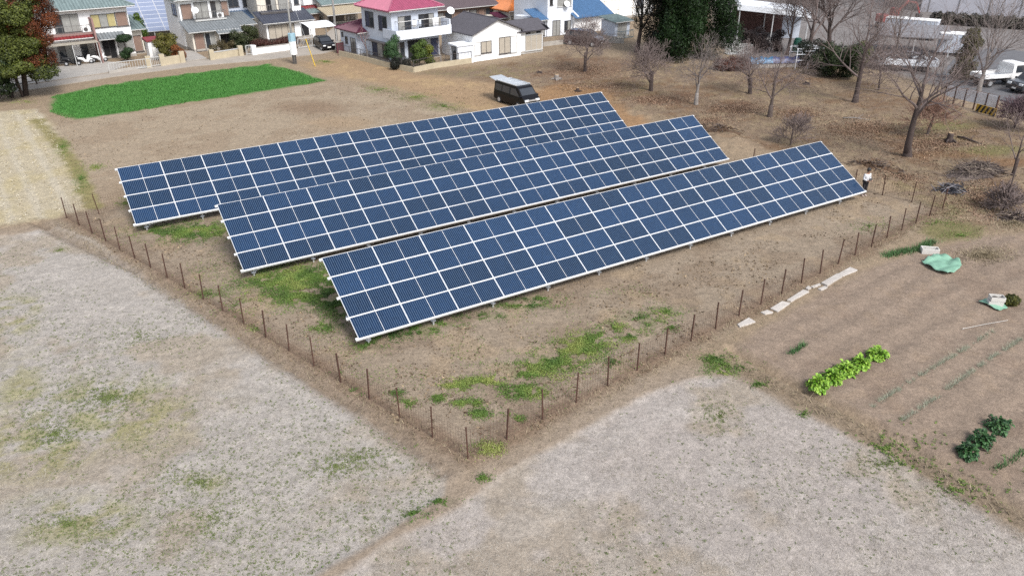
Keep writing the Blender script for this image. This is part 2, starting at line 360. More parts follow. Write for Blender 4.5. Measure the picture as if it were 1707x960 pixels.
lay(zone('left', .3, .2)*blob([(170, 680, 160, 60), (60, 740, 110, 50), (30, 640, 60, 50), (20, 520, 50, 30), (330, 800, 50, 20), (110, 860, 110, 40)], .6)*ss(.42, .6, sm)*.75, c(172, 166, 116), .6)
lay((1-ss(.12, .55, ldist(EDGE3, gx, gy)+wob*.25))*.55, c(150, 132, 114), .8)
lay((1-ss(.2, .9, ldist(EDGE2, gx, gy)+wob*.5))*.6, c(148, 130, 108), .9)
GZ = H(gx, gy)
nx, ny = len(XS), len(YS)
ii = np.arange(nx*ny).reshape(ny, nx)
FQ = np.stack([ii[:-1, :-1], ii[:-1, 1:], ii[1:, 1:], ii[1:, :-1]], -1).reshape(-1, 4)
gm = np_mesh('ground', np.stack([gx, gy, GZ], 1), FQ, ground_material(), None, True)
_a = gm.attributes.new('Col', 'FLOAT_COLOR', 'POINT'); _cc = np.concatenate([CG*(1+(fine-.5)*.25)[:, None], SPK[:, None]], 1).astype(np.float32); _a.data.foreach_set('color', _cc.ravel())
tag(link('ground', gm), kind='structure')
def sheet(name, pix, z, m, thick=.1, kind='structure'):
    P = GG(pix); b = MB(); b.prism([(q[0], q[1]) for q in P], z-thick, z)
    o = b.obj(name, m); tag(o, kind=kind); return o
M_CONC = mat('concrete', c(196, 190, 182), .9, .12, 1.5, bump=.3, bscale=20)
M_ROAD = mat('road_concrete', c(190, 180, 168), .92, .10, .6, bump=.3, bscale=12)
road = sheet('road', [(-300, 215), (-60, 168), (62, 149), (190, 129), (320, 112), (450, 100), (540, 90), (575, 80), (566, 71), (522, 74), (490, 84), (400, 94), (310, 104), (190, 122), (62, 141), (-60, 158), (-300, 200)], .07, M_ROAD)
sheet('side_road', [(522, 76.5), (564, 72.5), (590, 30), (575, 30)], .064, M_ROAD)
sheet('driveway', [(-10, 150), (63, 139), (181, 121.5), (216, 108), (180, 104), (100, 112), (-10, 124)], .085, M_CONC)
sheet('driveway', [(310, 103), (345, 98.5), (322, 86), (300, 86)], .085, M_CONC)
sheet('asphalt_lot', [(1560, 135), (1668, 168), (1720, 186), (1900, 215), (1850, 105), (1650, 80), (1590, 100)], .06, mat('asphalt', c(118, 118, 122), .95, .12, 1.2, bump=.3, bscale=40))

# ---------------------------------------------------------------- solar arrays
PXM, PYM, AZ, TILT = 2.321, 1.0814, 0.553215, 0.524283
def panel_material(name, w, h, nx_, ny_, base, line):
    m = bpy.data.materials.new(name); m.use_nodes = True; t = m.node_tree; N = t.nodes; L = t.links; b = N['Principled BSDF']
    b.inputs['Roughness'].default_value = .10; b.inputs['Specular IOR Level'].default_value = .32; b.inputs['IOR'].default_value = 1.5
    tc = N.new('ShaderNodeTexCoord'); sp = N.new('ShaderNodeSeparateXYZ'); L.new(tc.outputs['Object'], sp.inputs[0])
    def math_(op, a, bb=None):
        q = N.new('ShaderNodeMath'); q.operation = op
        for i, x in enumerate((a, bb)):
            if x is None: continue
            if isinstance(x, (int, float)): q.inputs[i].default_value = x
            else: L.new(x, q.inputs[i])
        return q.outputs[0]
    def lines(sock, step, half, off=0.):
        f = math_('FRACT', math_('DIVIDE', math_('ADD', sock, off), step))
        d = math_('MULTIPLY', math_('ABSOLUTE', math_('SUBTRACT', f, .5)), step)   # 0 in the middle, step/2 at the line
        return math_('GREATER_THAN', d, step/2-half)
    lx = lines(sp.outputs['X'], w/nx_, .0085); ly = lines(sp.outputs['Y'], h/ny_, .004)
    mid = math_('LESS_THAN', math_('ABSOLUTE', math_('SUBTRACT', sp.outputs['X'], w/2)), .010)
    bus = lines(sp.outputs['Y'], h/ny_/5, .0016, .01)
    oi = N.new('ShaderNodeObjectInfo'); mr = N.new('ShaderNodeMapRange'); mr.inputs[3].default_value = .72; mr.inputs[4].default_value = 1.3; L.new(oi.outputs['Random'], mr.inputs[0])
    # each cell a slightly different blue
    cx_ = math_('FLOOR', math_('DIVIDE', sp.outputs['X'], w/nx_)); cy_ = math_('FLOOR', math_('DIVIDE', sp.outputs['Y'], h/ny_))
    cb = N.new('ShaderNodeCombineXYZ'); L.new(cx_, cb.inputs[0]); L.new(cy_, cb.inputs[1]); L.new(math_('MULTIPLY', oi.outputs['Random'], 97.), cb.inputs[2])
    wn = N.new('ShaderNodeTexWhiteNoise'); L.new(cb.outputs[0], wn.inputs['Vector']); m3 = N.new('ShaderNodeMapRange'); m3.inputs[3].default_value = .88; m3.inputs[4].default_value = 1.12; L.new(wn.outputs['Value'], m3.inputs[0])
    vm = N.new('ShaderNodeVectorMath'); vm.operation = 'SCALE'; vm.inputs[0].default_value = base; L.new(math_('MULTIPLY', mr.outputs[0], m3.outputs[0]), vm.inputs['Scale'])
    def mix(f, A, B):
        q = N.new('ShaderNodeMix'); q.data_type = 'RGBA'; L.new(f, q.inputs['Factor']); L.new(A, q.inputs[6])
        if isinstance(B, tuple): q.inputs[7].default_value = (*B, 1)
        else: L.new(B, q.inputs[7])
        return q.outputs[2]
    o = mix(math_('MULTIPLY', bus, .12), vm.outputs[0], line)
    o = mix(math_('MULTIPLY', math_('MAXIMUM', lx, math_('MULTIPLY', ly, .22)), .62), o, line); o = mix(mid, o, (.62, .64, .66)); L.new(o, b.inputs['Base Color'])
    return m
M_ALU = mat('white_aluminium', (.72, .73, .74), .38, .04, 3, spec=.6)
M_GALV = mat('galvanised_steel', (.55, .56, .57), .42, .12, 6, metal=.35)
M_CELL = panel_material('solar_cells', PXM-.07, PYM-.07, 24, 6, (.0052, .0195, .054), (.12, .18, .26))
pw, ph = PXM-.014, PYM-.022
_b = MB(); _b.box(.018, pw-.018, .018, ph-.018, -.030, -.006); ME_CELL = _b.mesh('solar_panel', M_CELL)
for q in ME_CELL.vertices: q.co.x -= .035; q.co.y -= .035       # material coordinates start at the laminate's corner
_b = MB(); fr = .017
_b.box(0, pw, 0, fr, -.04, 0); _b.box(0, pw, ph-fr, ph, -.04, 0); _b.box(0, fr, fr, ph-fr, -.04, 0); _b.box(pw-fr, pw, fr, ph-fr, -.04, 0)
ME_FRAME = _b.mesh('frame', M_ALU)
for q in ME_FRAME.vertices: q.co.x -= .035; q.co.y -= .035
def solar_array(o, ncol, label):
    A = thing('solar_array', label, 'solar array', o, AZ, None)
    ct, st = math.cos(TILT), math.sin(TILT)
    for i in range(ncol):
        for j in range(4):
            y = j*PYM+.046
            pn = link('solar_panel', ME_CELL, A, (i*PXM+.046, y*ct, y*st), (TILT+random.gauss(0, .0016), random.gauss(0, .0016), 0))
            link('frame', ME_FRAME, pn)
    Lx = ncol*PXM
    def slope(y, dz=0): return (y*ct-dz*st, y*st+dz*ct)
    rl = MB().box(-.10, Lx+.10, -.05, .05, -.125, -.043).mesh('rail', M_ALU)
    for j in range(5):
        y = j*PYM; yy, zz = slope(min(max(y, .05), 4*PYM-.05))
        r = link('rail', rl, A, (0, yy, zz), (TILT, 0, 0))
    eb = MB().box(-.10, Lx+.10, -.035, .0, -.115, -.005).obj('edge_rail', M_ALU, A, rot=(TILT, 0, 0), loc=(0, .004, 0))
    x = .55; k = 0
    zg = -o[2]-.1
    while x < Lx-.2:
        b = MB(); b.box(-.03, .03, 0, 4*PYM-.06, -.215, -.127); b.obj('rafter', M_GALV, A, loc=(x+.16, 0, 0), rot=(TILT, 0, 0))
        for (yy, nm) in ((.38, 'front_leg'), (2.05*ct+.9, 'rear_leg')):
            top = yy*math.tan(TILT)-.20
            b = MB(); b.tube([(x, yy, zg), (x, yy, top)], .038, 8); b.lathe([(.04, .07+zg+.22), (.12, .075+zg+.22), (.12, .09+zg+.22), (.04, .095+zg+.22)], 10, x, yy)
            b.box(x-.02, x+.16, yy-.04, yy+.04, top-.08, top+.06)
            b.obj(nm, M_GALV, A)
        if k % 3 == 0:
            b = MB(); b.tube([(x, .38, zg+.35), (x+PXM*1.1, .42, .38*math.tan(TILT)-.12)], .016, 6); b.obj('brace', M_GALV, A)
        b = MB(); b.tube([(x, .38, zg+.4), (x, 2.05*ct+.9, (2.05*ct+.9)*math.tan(TILT)-.3)], .016, 6); b.obj('brace', M_GALV, A)
        x += 1.3*PXM; k += 1
    # junction cable tray at the back
    return A
solar_array((-20.645, 39.361, .6), 15, 'rear solar array with fifteen panel columns, its back edge towards the black van')
solar_array((-12.947, 33.542, .6), 14, 'middle solar array of blue panels standing between two other arrays')
solar_array((-6.266, 27.119, .6), 14, 'front solar array of blue panels facing the bare soil and the vegetable plot')

# ---------------------------------------------------------------- wire fence round the plot
M_RUST = mat('rusty_steel', c(92, 62, 50), .85, .3, 9)
M_WIRE = mat('rusty_wire', c(120, 92, 78), .8, .2, 5)
fence = thing('wire_fence', 'low rusty wire mesh fence on thin brown posts round the solar plot', 'fence', (PL[1][0], PL[1][1], 0))
_pp = []
_pp.append([PL[0]+(PL[1]-PL[0])*i/19 for i in range(20)])
_pp.append([PR[0]+(PR[1]-PR[0])*i/21 for i in range(22)])
_pp.append([PR[1]+np.array((-1.30, 1.12))*i for i in range(8)])
_pp.append([PL[0], np.array((-24.2, 42.4)), np.array((-22.6, 43.7))])
_post = MB().box(-.024, .024, -.024, .024, -.15, 1.29); _post.box(-.03, .03, -.03, .03, 1.29, 1.31); _pm = _post.mesh('post', M_RUST)
ox, oy = PL[1]
for r_i, run in enumerate(_pp):
    for i, q in enumerate(run):
        z = HZ(*q)
        if not (r_i > 0 and i == 0):
            link('post', _pm, fence, (q[0]-ox, q[1]-oy, z-.02), (random.gauss(0, .028), random.gauss(0, .028), random.random()))
        if i+1 < len(run):
            q2 = run[i+1]; b = MB(); Lg = np.hypot(*(q2-q)); n = int(Lg/.13); e = (q2-q)/Lg; nn = np.array((-e[1], e[0]))*.004
            def pt(s, z): return (q[0]+e[0]*s-ox, q[1]+e[1]*s-oy, z)
            z2 = HZ(*q2)
            for k in range(1, n):
                s = Lg*k/n; zb = z+(z2-z)*k/n; sag = .05*math.sin(math.pi*k/n)
                a0 = pt(s-.0045, zb+.05); a1 = pt(s+.0045, zb+.05); t0 = pt(s-.0045, zb+1.12-sag); t1 = pt(s+.0045, zb+1.12-sag)
                f = lambda p_: (p_[0]+nn[0], p_[1]+nn[1], p_[2])
                b.add([a0, a1, f(a0), t0, t1, f(t0)], [(0, 1, 4, 3), (1, 2, 5, 4), (2, 0, 3, 5)])
            for hz in (.06, .24, .42, .6, .78, .96, 1.12):
                b.tube([pt(0, z+hz), pt(Lg/2, (z+z2)/2+hz-(.05 if hz > .9 else .02)), pt(Lg, z2+hz)], .0035, 3, False)
            tag(b.obj('wire_mesh', M_WIRE, fence), kind='stuff')
# ---------------------------------------------------------------- houses
M_WHITE = mat('white_render', (.81, .81, .81), .85, .05, 1.2)
M_WHITE2 = mat('cool_white_render', (.70, .73, .78), .85, .05, 1.2)
M_BLUEW = mat('pale_blue_render', c(214, 222, 236, .70), .85, .05, 1.2)
M_CREAM = mat('cream_render', c(236, 228, 214, .75), .85, .06, 1.2)
M_PINKW = mat('pink_brown_render', c(176, 140, 134, .6), .85, .07, 1.5)
M_BEIGE = mat('beige_blocks', c(214, 200, 172, .6), .9, .1, 2, bump=.2)
M_BROWNW = mat('brown_boards', c(150, 128, 116, .6), .8, .1, 3)
M_TILE = mat('grey_roof_tiles', c(146, 152, 156, .6), .55, .16, 2)
M_TILEG = mat('grey_green_roof_tiles', c(140, 158, 158, .6), .55, .16, 2)
M_TILED = mat('dark_roof_tiles', c(86, 90, 104, .6), .5, .16, 2)
M_PINK = mat('magenta_roof_tiles', c(184, 94, 124, .62), .5, .12, 2)
M_MAROON = mat('maroon_roof_tiles', c(116, 46, 76, .45), .5, .12, 2)
M_REDT = mat('red_roof_tiles', c(150, 52, 56, .6), .55, .14, 2)
M_ORANGE = mat('orange_roof_tiles', c(216, 128, 62, .6), .55, .14, 2)
M_BLUET = mat('blue_roof_tiles', c(98, 138, 182, .6), .45, .12, 2)
M_BLUED = mat('slate_blue_roof_tiles', c(92, 116, 146, .6), .5, .12, 2)
M_ASPH = mat('grey_shingles', c(100, 97, 104, .6), .9, .14, 3)
M_FRAME = mat('dark_window_frame', c(96, 92, 92, .6), .5, .05)
M_FRAMEW = mat('white_window_frame', c(226, 226, 224, .6), .5, .05)
M_GLASS = mat('window_glass', (.035, .04, .048), .06, .1, 1., spec=.8)
M_CURT = mat('curtained_glass', c(196, 196, 192, .5), .2, .1, 3., spec=.7)
M_CURTY = mat('yellow_curtained_glass', c(220, 206, 150, .55), .25, .08, 3., spec=.6)
M_SHUT = mat('beige_shutter', c(206, 196, 180, .6), .7, .06, 2.)
M_SHUTB = mat('brown_shutter', c(160, 132, 118, .6), .7, .06, 2.)
M_SHUTW = mat('white_shutter', (.78, .78, .77), .7, .05, 2.)
M_SHUTN = mat('navy_shutter', c(60, 66, 92, .6), .6, .06, 2.)
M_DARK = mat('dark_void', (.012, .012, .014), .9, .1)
M_METAL = mat('grey_metal_rail', c(150, 146, 144, .6), .5, .08, metal=.2)
M_DISH = mat('white_plastic', (.80, .80, .80), .45, .03)
class House:
    def __init__(s, name, label, cat, base, az, group=None, dz=0., scale=1.):
        g = G(*base); s.o = thing(name, label, cat, (g[0], g[1], dz), math.radians(az), group); s.o.scale = (scale,)*3
    def box(s, nm, m, x0, x1, y0, y1, z0, z1, bevel=0):
        return MB().box(x0, x1, y0, y1, z0, z1).obj(nm, m, s.o, bevel=bevel)
    def wall(s, m, x0, x1, y0, y1, z0, z1, plinth=True):
        w_ = s.box('wall', m, x0, x1, y0, y1, z0-.3 if z0 <= 0 else z0, z1)
        if z0 <= 0 and plinth: MB().box(x0-.02, x1+.02, y0-.02, y1+.02, -.3, .32).obj('plinth', M_CONC, s.o)
        return w_
    def win(s, face, off, a0, a1, z0, z1, n=2, kinds='g', fm=None, proud=.05, sill=True):
        fm = fm or M_FRAME; t = .055; km = dict(g=M_GLASS, c=M_CURT, y=M_CURTY, s=M_SHUT, b=M_SHUTB, w=M_SHUTW, d=M_DARK, n=M_SHUTN)
        def bx(b, p, q, za, zb, d0, d1):
            if face == 'f': b.box(p, q, off-d1, off-d0, za, zb)
            elif face == 'l': b.box(off-d1, off-d0, p, q, za, zb)
            else: b.box(off+d0, off+d1, p, q, za, zb)
        b = MB(); bx(b, a0-t, a1+t, z1, z1+t, -.02, proud); bx(b, a0-t, a1+t, z0-t, z0, -.02, proud)
        bx(b, a0-t, a0, z0, z1, -.02, proud); bx(b, a1, a1+t, z0, z1, -.02, proud)
        for k in range(1, n):
            x = a0+(a1-a0)*k/n; bx(b, x-t*.4, x+t*.4, z0, z1, -.02, proud-.008)
        f = b.obj('window', fm, s.o)
        for k in range(n):
            p = a0+(a1-a0)*k/n; q = a0+(a1-a0)*(k+1)/n; kd = kinds[k % len(kinds)]
            b = MB(); bx(b, p+t*.41, q-t*.41, z0+.001, z1-.001, -.01, .012+.01*(k % 2))
            b.obj('shutter' if kd in 'sbwn' else 'pane', km[kd], f)
        if sill:
            b = MB(); bx(b, a0-t*2, a1+t*2, z0-t*1.9, z0-t*1.02, -.02, proud+.06); b.obj('sill', fm, f)
        return f
    def plane(s, b, P0, P1, P2, P3, rib=.33, th=.10):
        "roof slope: eave P0->P1, top P3->P2 (seen from outside, counter-clockwise)"
        P = [np.asarray(q, float) for q in (P0, P1, P2, P3)]
        e = P[1]-P[0]; L = np.linalg.norm(e); e /= L
        up = P[3]-P[0] if np.linalg.norm(P[3]-P[2]) > .01 else P[2]-P[0]
        nrm = np.cross(e, up); nrm /= np.linalg.norm(nrm); f = np.cross(nrm, e)
        dn = np.array((0, 0, -th))
        tri = np.linalg.norm(P[2]-P[3]) < .01
        if tri:
            vs = P[:3]+[q+dn for q in P[:3]]
            b.add(vs, [(0, 1, 2), (5, 4, 3), (0, 3, 4, 1), (1, 4, 5, 2), (2, 5, 3, 0)])
        else:
            vs = P+[q+dn for q in P]
            b.add(vs, [(0, 1, 2, 3), (7, 6, 5, 4), (0, 4, 5, 1), (1, 5, 6, 2), (2, 6, 7, 3), (3, 7, 4, 0)])
        Fh = np.dot(P[2]-P[0], f); el = np.dot(P[3]-P[0], e); er = np.dot(P[2]-P[0], e)
        n = max(2, int(L/rib)); wd = rib*.27; hh = .10
        for k in range(n):
            sx = (k+.5)*L/n
            tm = Fh
            if el > .01 and sx < el: tm = min(tm, Fh*sx/el)
            if L-er > .01 and sx > er: tm = min(tm, Fh*(L-sx)/(L-er))
            if el < -.01 or er > L+.01: tm = Fh
            if tm < .15: continue
            a = P[0]+e*sx+nrm*.002-f*.04; t_ = a+f*(tm+.02)
            b.add([a-e*wd, a+e*wd, a+nrm*hh, t_-e*wd, t_+e*wd, t_+nrm*hh], [(0, 2, 5, 3), (2, 1, 4, 5), (0, 1, 2)])
        return b
    def ridge(s, roof, pts, m, r=.11):
        MB().tube(pts, r, 6).obj('ridge_cap', m, roof)
    def hip(s, m, x0, x1, y0, y1, z, rise, ov=.55, mr=None, rib=.33):
        x0 -= ov; x1 += ov; y0 -= ov; y1 += ov; W, D = x1-x0, y1-y0; b = MB()
        if W >= D:
            h = D/2; r0, r1 = (x0+h, y0+h, z+rise), (x1-h, y0+h, z+rise)
            s.plane(b, (x0, y0, z), (x1, y0, z), r1, r0, rib); s.plane(b, (x1, y1, z), (x0, y1, z), r0, r1, rib)
            s.plane(b, (x0, y1, z), (x0, y0, z), r0, r0, rib); s.plane(b, (x1, y0, z), (x1, y1, z), r1, r1, rib)
            hips = [((x0, y0, z), r0), ((x0, y1, z), r0), ((x1, y0, z), r1), ((x1, y1, z), r1)]
        else:
            h = W/2; r0, r1 = (x0+h, y0+h, z+rise), (x0+h, y1-h, z+rise)
            s.plane(b, (x0, y0, z), (x1, y0, z), r0, r0, rib); s.plane(b, (x1, y1, z), (x0, y1, z), r1, r1, rib)
            s.plane(b, (x0, y1, z), (x0, y0, z), r0, r1, rib); s.plane(b, (x1, y0, z), (x1, y1, z), r1, r0, rib)
            hips = [((x0, y0, z), r0), ((x1, y0, z), r0), ((x0, y1, z), r1), ((x1, y1, z), r1)]
        b.box(x0+.1, x1-.1, y0+.1, y1-.1, z-.16, z-.07)
        rf = b.obj('roof', m, s.o)
        for a, q in hips+[(r0, r1)]: s.ridge(rf, [(a[0], a[1], a[2]+.04), (q[0], q[1], q[2]+.06)], mr or m)
        MB().tube([(x0, y0-.04, z-.08), (x1, y0-.04, z-.08)], .06, 6).obj('gutter', M_FRAMEW, s.o)
        return rf
    def shed(s, m, x0, x1, y0, y1, z0, z1, rib=.33, th=.10):
        "mono-pitch roof, low along y0 (front)"
        b = MB(); s.plane(b, (x0, y0, z0), (x1, y0, z0), (x1, y1, z1), (x0, y1, z1), rib, th)
        rf = b.obj('roof', m, s.o); MB().tube([(x0, y0-.04, z0-.08), (x1, y0-.04, z0-.08)], .05, 6).obj('gutter', M_FRAMEW, rf); return rf
    def rails(s, x0, x1, y0, y1, z, h=1., m=None, n=None, sides=True):
        b = MB(); m = m or M_METAL
        b.box(x0, x1, y0, y0+.05, z+h-.05, z+h); b.box(x0, x1, y0, y0+.04, z+.12, z+.16)
        n = n or int((x1-x0)/.22)
        for k in range(n+1):
            x = x0+(x1-x0-.03)*k/n; b.box(x, x+.03, y0+.005, y0+.03, z+.16, z+h-.05)
        if sides:
            for x in (x0, x1-.05): b.box(x, x+.05, y0+.05, y1, z+h-.05, z+h); b.box(x, x+.05, y0+.05, y1, z+.12, z+.16)
        b.obj('railing', m, s.o)
    def ac(s, x, y, z):
        b = MB().box(x, x+.8, y, y+.3, z, z+.58); o = b.obj('air_conditioner', M_DISH, s.o, bevel=.02)
        b = MB(); b.tube([(x+.3, y-.012, z+.3), (x+.3, y-.004, z+.3)], .22, 12); b.obj('fan_grille', M_FRAME, o)
    def dish(s, x, y, z, r=.4):
        b = MB(); b.lathe([(.02, 0), (r*.6, .05), (r, .15), (r*.98, .16), (r*.55, .07), (.02, .02)], 14)
        o = b.obj('satellite_dish', M_DISH, s.o, True, loc=(x, y, z), rot=(math.radians(55), 0, math.radians(-10)))
        MB().tube([(0, .0, 0), (0, -.1, -.5)], .025, 6).obj('dish_mount', M_METAL, o)
HG = 'houses along the concrete road'
# --- house with red pent roof and pink fin wall
h = House('house', 'white two-storey house with pink fin wall and scooters parked in front', 'house', (82, 110), 37)
h.wall(M_WHITE, 0, 9, 0, 7, 0, 5.5)
h.hip(M_TILEG, 0, 9, 0, 7, 5.55, 2.0, .75)
h.box('soffit', M_PINKW, -.5, 9.5, -.5, 7.5, 5.36, 5.44)
h.win('f', 0, 1.5, 3.9, 3.25, 5.0, 3, 'gcc'); h.win('f', 0, 5.2, 7.6, 3.45, 4.75, 3, 'ycy', M_FRAME); h.win('f', 0, 7.7, 8.85, 3.4, 4.8, 1, 'b')
h.box('balcony_floor', M_PINKW, .1, 4.9, -.9, 0, 2.95, 3.15); h.rails(.1, 4.9, -.9, 0, 3.05, .9, M_METAL, 10)
h.shed(M_REDT, 0, 4.75, -1.35, -.95, 2.72, 2.92)
h.box('awning', mat('awning_sheet', c(196, 188, 172, .6), .6, .06), -.3, 4.9, -2.6, -1.0, 2.28, 2.36)
h.box('fin_wall', M_PINKW, 4.9, 5.08, -1.5, -.01, 0, 4.6); h.box('fin_wall', M_PINKW, 4.9, 5.02, -2.5, -1.51, 0, 2.26)
for x in (-.2, 2.3, 4.7): h.box('awning_post', M_FRAMEW, x, x+.07, -2.55, -2.48, 0, 2.27)
h.win('f', 0, .35, 1.2, .25, 2.0, 1, 'c'); h.win('f', 0, 1.3, 2.6, .25, 2.0, 2, 'gc'); h.win('f', 0, 3.5, 4.8, .25, 2.0, 2, 'gc')
h.win('f', 0, 5.7, 7.0, .1, 2.15, 2, 'd', M_FRAME, sill=False); h.win('f', 0, 7.3, 8.9, .7, 2.0, 2, 'c')
h.shed(M_TILE, 5.25, 8.1, -1.3, .0, 2.35, 2.85)
h.wall(M_CREAM, 9.01, 10.3, 1.2, 6, 0, 2.8); h.shed(M_TILEG, 8.95, 10.7, .6, 6.2, 2.8, 3.7); h.win('f', 1.2, 9.2, 10.1, .3, 2.0, 1, 'b')
h.ac(4.0, -.75, 3.16)
# --- house with dish and balcony
h = House('house', 'cream two-storey house with satellite dish on balcony and grey tiled porch roofs', 'house', (325, 88), 37)
h.wall(M_CREAM, 0, 5.3, 0, 2.6, 0, 2.35); h.shed(M_TILE, -.5, 5.7, -.6, 2.6, 2.35, 3.25)
h.wall(M_WHITE, -.2, 5.6, 2.61, 8.5, 0, 5.6); h.hip(M_TILEG, -.2, 5.6, 2.6, 8.5, 5.6, 1.7, .6)
h.wall(M_CREAM, 5.61, 7.4, 1.0, 6, 0, 2.5); h.shed(M_TILE, 5.62, 8.0, .4, 5, 2.5, 3.4)
h.win('f', 2.6, 1.6, 3.1, 3.35, 5.1, 2, 'c'); h.win('f', 2.6, 3.5, 4.6, 3.35, 5.1, 2, 'gc'); h.win('f', 2.6, .05, 1.2, 3.4, 5.0, 1, 'b'); h.win('f', 2.6, 4.75, 5.5, 3.4, 5.0, 1, 'b')
h.win('l', -.2, 3.8, 5.4, 3.7, 4.9, 2, 'g')
h.box('balcony_floor', M_FRAMEW, 1.2, 4.9, 1.75, 2.6, 3.12, 3.26); h.rails(1.2, 4.9, 1.75, 2.6, 3.2, .95, M_METAL, 14)
h.dish(1.3, 1.6, 4.35); h.ac(3.9, 2.0, 3.27)
h.win('f', 0, .25, 1.3, .1, 2.0, 1, 'b', sill=False); h.win('f', 0, 1.45, 2.6, .1, 2.0, 2, 'gc', M_FRAMEW, sill=False)
h.shed(M_TILE, 2.6, 5.6, -1.3, -.62, 2.05, 2.3); h.win('f', 0, 3.2, 4.6, 0.1, 1.95, 2, 'd', sill=False)
for x in (2.75, 5.4): h.box('porch_post', M_FRAMEW, x, x+.1, -1.2, -1.1, 0, 2.0)
# --- light blue house between
h = House('house', 'pale blue house with slate blue lower roof squeezed between two cream houses', 'house', (428, 62), 37)
h.wall(M_BLUEW, -3.5, 2.2, 1.5, 8, 0, 5.6); h.hip(M_BLUED, -3.5, 2.2, 1.5, 8, 5.6, 1.6, .6); h.wall(M_BLUEW, -3.2, 1.8, .0, 1.5, 0, 2.4); h.shed(M_BLUED, -3.8, 2.4, -.6, 1.5, 2.4, 3.2)
h.win('f', 1.5, -2.6, -1.2, 3.7, 4.9, 2, 'g'); h.win('f', 1.5, -.6, 1.0, 3.6, 4.8, 3, 'g')
# --- house with dark ground-floor roof
h = House('house', 'white house with dark tiled lower roof, arched doorway and four beige shutters', 'house', (447, 71), 37)
h.wall(M_WHITE, 0, 6.0, 0, 2.6, 0, 2.3); h.shed(M_TILED, -.5, 6.3, -.6, 2.6, 2.3, 3.35)
h.win('f', 0, .3, 3.6, .35, 1.9, 4, 's', M_FRAME)
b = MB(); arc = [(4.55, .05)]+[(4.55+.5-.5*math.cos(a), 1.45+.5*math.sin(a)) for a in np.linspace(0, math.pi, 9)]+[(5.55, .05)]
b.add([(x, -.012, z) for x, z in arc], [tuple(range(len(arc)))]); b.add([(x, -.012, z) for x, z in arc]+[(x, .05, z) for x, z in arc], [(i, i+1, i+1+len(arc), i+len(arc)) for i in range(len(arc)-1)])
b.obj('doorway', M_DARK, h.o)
h.wall(M_CREAM, .2, 4.4, 2.61, 8.5, 0, 5.9); h.wall(M_WHITE, 4.42, 5.6, 1.9, 8, 2.6, 6.4); h.hip(M_TILED, .2, 5.0, 2.6, 8.5, 5.9, 1.6, .7)
h.win('f', 2.6, 1.4, 2.6, 3.3, 5.1, 2, 'dc'); h.win('f', 2.6, 3.0, 4.1, 3.3, 5.1, 1, 'c'); h.win('f', 1.9, 4.8, 5.4, 3.9, 5.3, 1, 'g')
h.box('balcony_floor', M_FRAME, .2, 4.3, 1.5, 2.6, 3.05, 3.2); h.rails(.2, 4.3, 1.5, 2.6, 3.15, 1.0, M_METAL, 14)
h.box('wall', M_WHITE, 6.0, 6.35, -.05, 2.6, -.2, 2.2)
# --- white house behind with red pent roof
h = House('house', 'white house with glazed balcony and a dark red pent roof below it', 'house', (512, 45), 38)
h.wall(M_WHITE, -.8, 5.0, 2.0, 8, 0, 6.2); h.hip(M_TILE, -.8, 5.0, 2.0, 8, 6.2, 1.5)
h.box('balcony_wall', M_WHITE, .3, 4.2, .9, 1.99, 2.7, 3.7); h.shed(M_REDT, -.2, 4.8, .2, .9, 2.25, 2.6); h.win('f', 2.0, .6, 3.6, 3.75, 5.3, 4, 'c', M_FRAMEW); h.win('f', 2., -.5, .3, 4.2, 5.4, 1, 'g')
h.wall(M_WHITE, 0, 4.4, .9, 2.0, 0, 2.3)
h.shed(M_TILEG, -1.2, 1.6, -1.6, .8, 1.9, 2.4); h.wall(M_BROWNW, -1., 1.4, -1.2, .8, 0, 1.85)
h = House('house', 'single-storey house with pale grey-green tiled roof and wide beige porch roof', 'house', (552, 47), 38)
h.wall(M_CREAM, 0, 5, 1.5, 5.5, 0, 2.9); h.shed(M_TILEG, -.6, 5.6, 1.0, 4.5, 2.9, 4.2); h.shed(mat('beige_sheet_roof', c(206, 192, 166, .6), .8, .1), -1.2, 5.6, -1.6, 1.2, 1.9, 2.6); h.win('f', 1.5, .5, 2.8, .6, 1.8, 2, 'g'); h.win('f', 1.5, 3.2, 4.5, .6, 1.8, 2, 'c')
for x in (-1.0, 2.0, 5.3): h.box('porch_post', M_FRAME, x, x+.1, -1.4, -1.3, 0, 1.85)
# --- magenta roof house
h = House('house', 'pale blue-white house with magenta tiled roof and long balcony full of laundry', 'house', (657, 107), 40, scale=.95)
h.wall(M_BLUEW, 0, 6.9, 0, 6.6, 0, 5.75); h.hip(M_PINK, 0, 6.9, 0, 6.6, 5.8, 1.75, .6)
h.wall(M_BLUEW, -1.0, 3.6, 6.61, 10.6, 0, 2.85); h.hip(M_MAROON, -1.0, 3.6, 6.0, 10.6, 2.9, 1.0, .5, M_MAROON)
h.box('balcony_wall', M_WHITE2, -.25, 7.9, -1.35, -1.2, 2.75, 3.75); h.box('balcony_wall', M_BLUEW, -.25, -.1, -1.19, 1.6, 2.75, 3.75); h.box('balcony_wall', M_WHITE2, 7.75, 7.9, -1.19, .6, 2.75, 4.35)
h.box('balcony_floor', M_WHITE2, -.25, 7.9, -1.19, -.01, 2.75, 2.9)
h.rails(.6, 7.2, -1.33, -1.2, 3.62, .55, M_FRAME, 12, False)
h.win('f', 0, 1.0, 2.8, 3.05, 5.0, 2, 'cg'); h.win('f', 0, 4.0, 6.2, 3.05, 5.0, 3, 'gdc')
h.win('f', 0, .5, 1.6, .7, 2.2, 2, 'cg'); h.win('f', 0, 2.2, 4.2, .3, 2.3, 2, 'd'); h.win('f', 0, 4.5, 5.6, .3, 2.2, 1, 'c'); h.win('f', 0, 5.65, 6.7, .3, 2.2, 1, 'n')
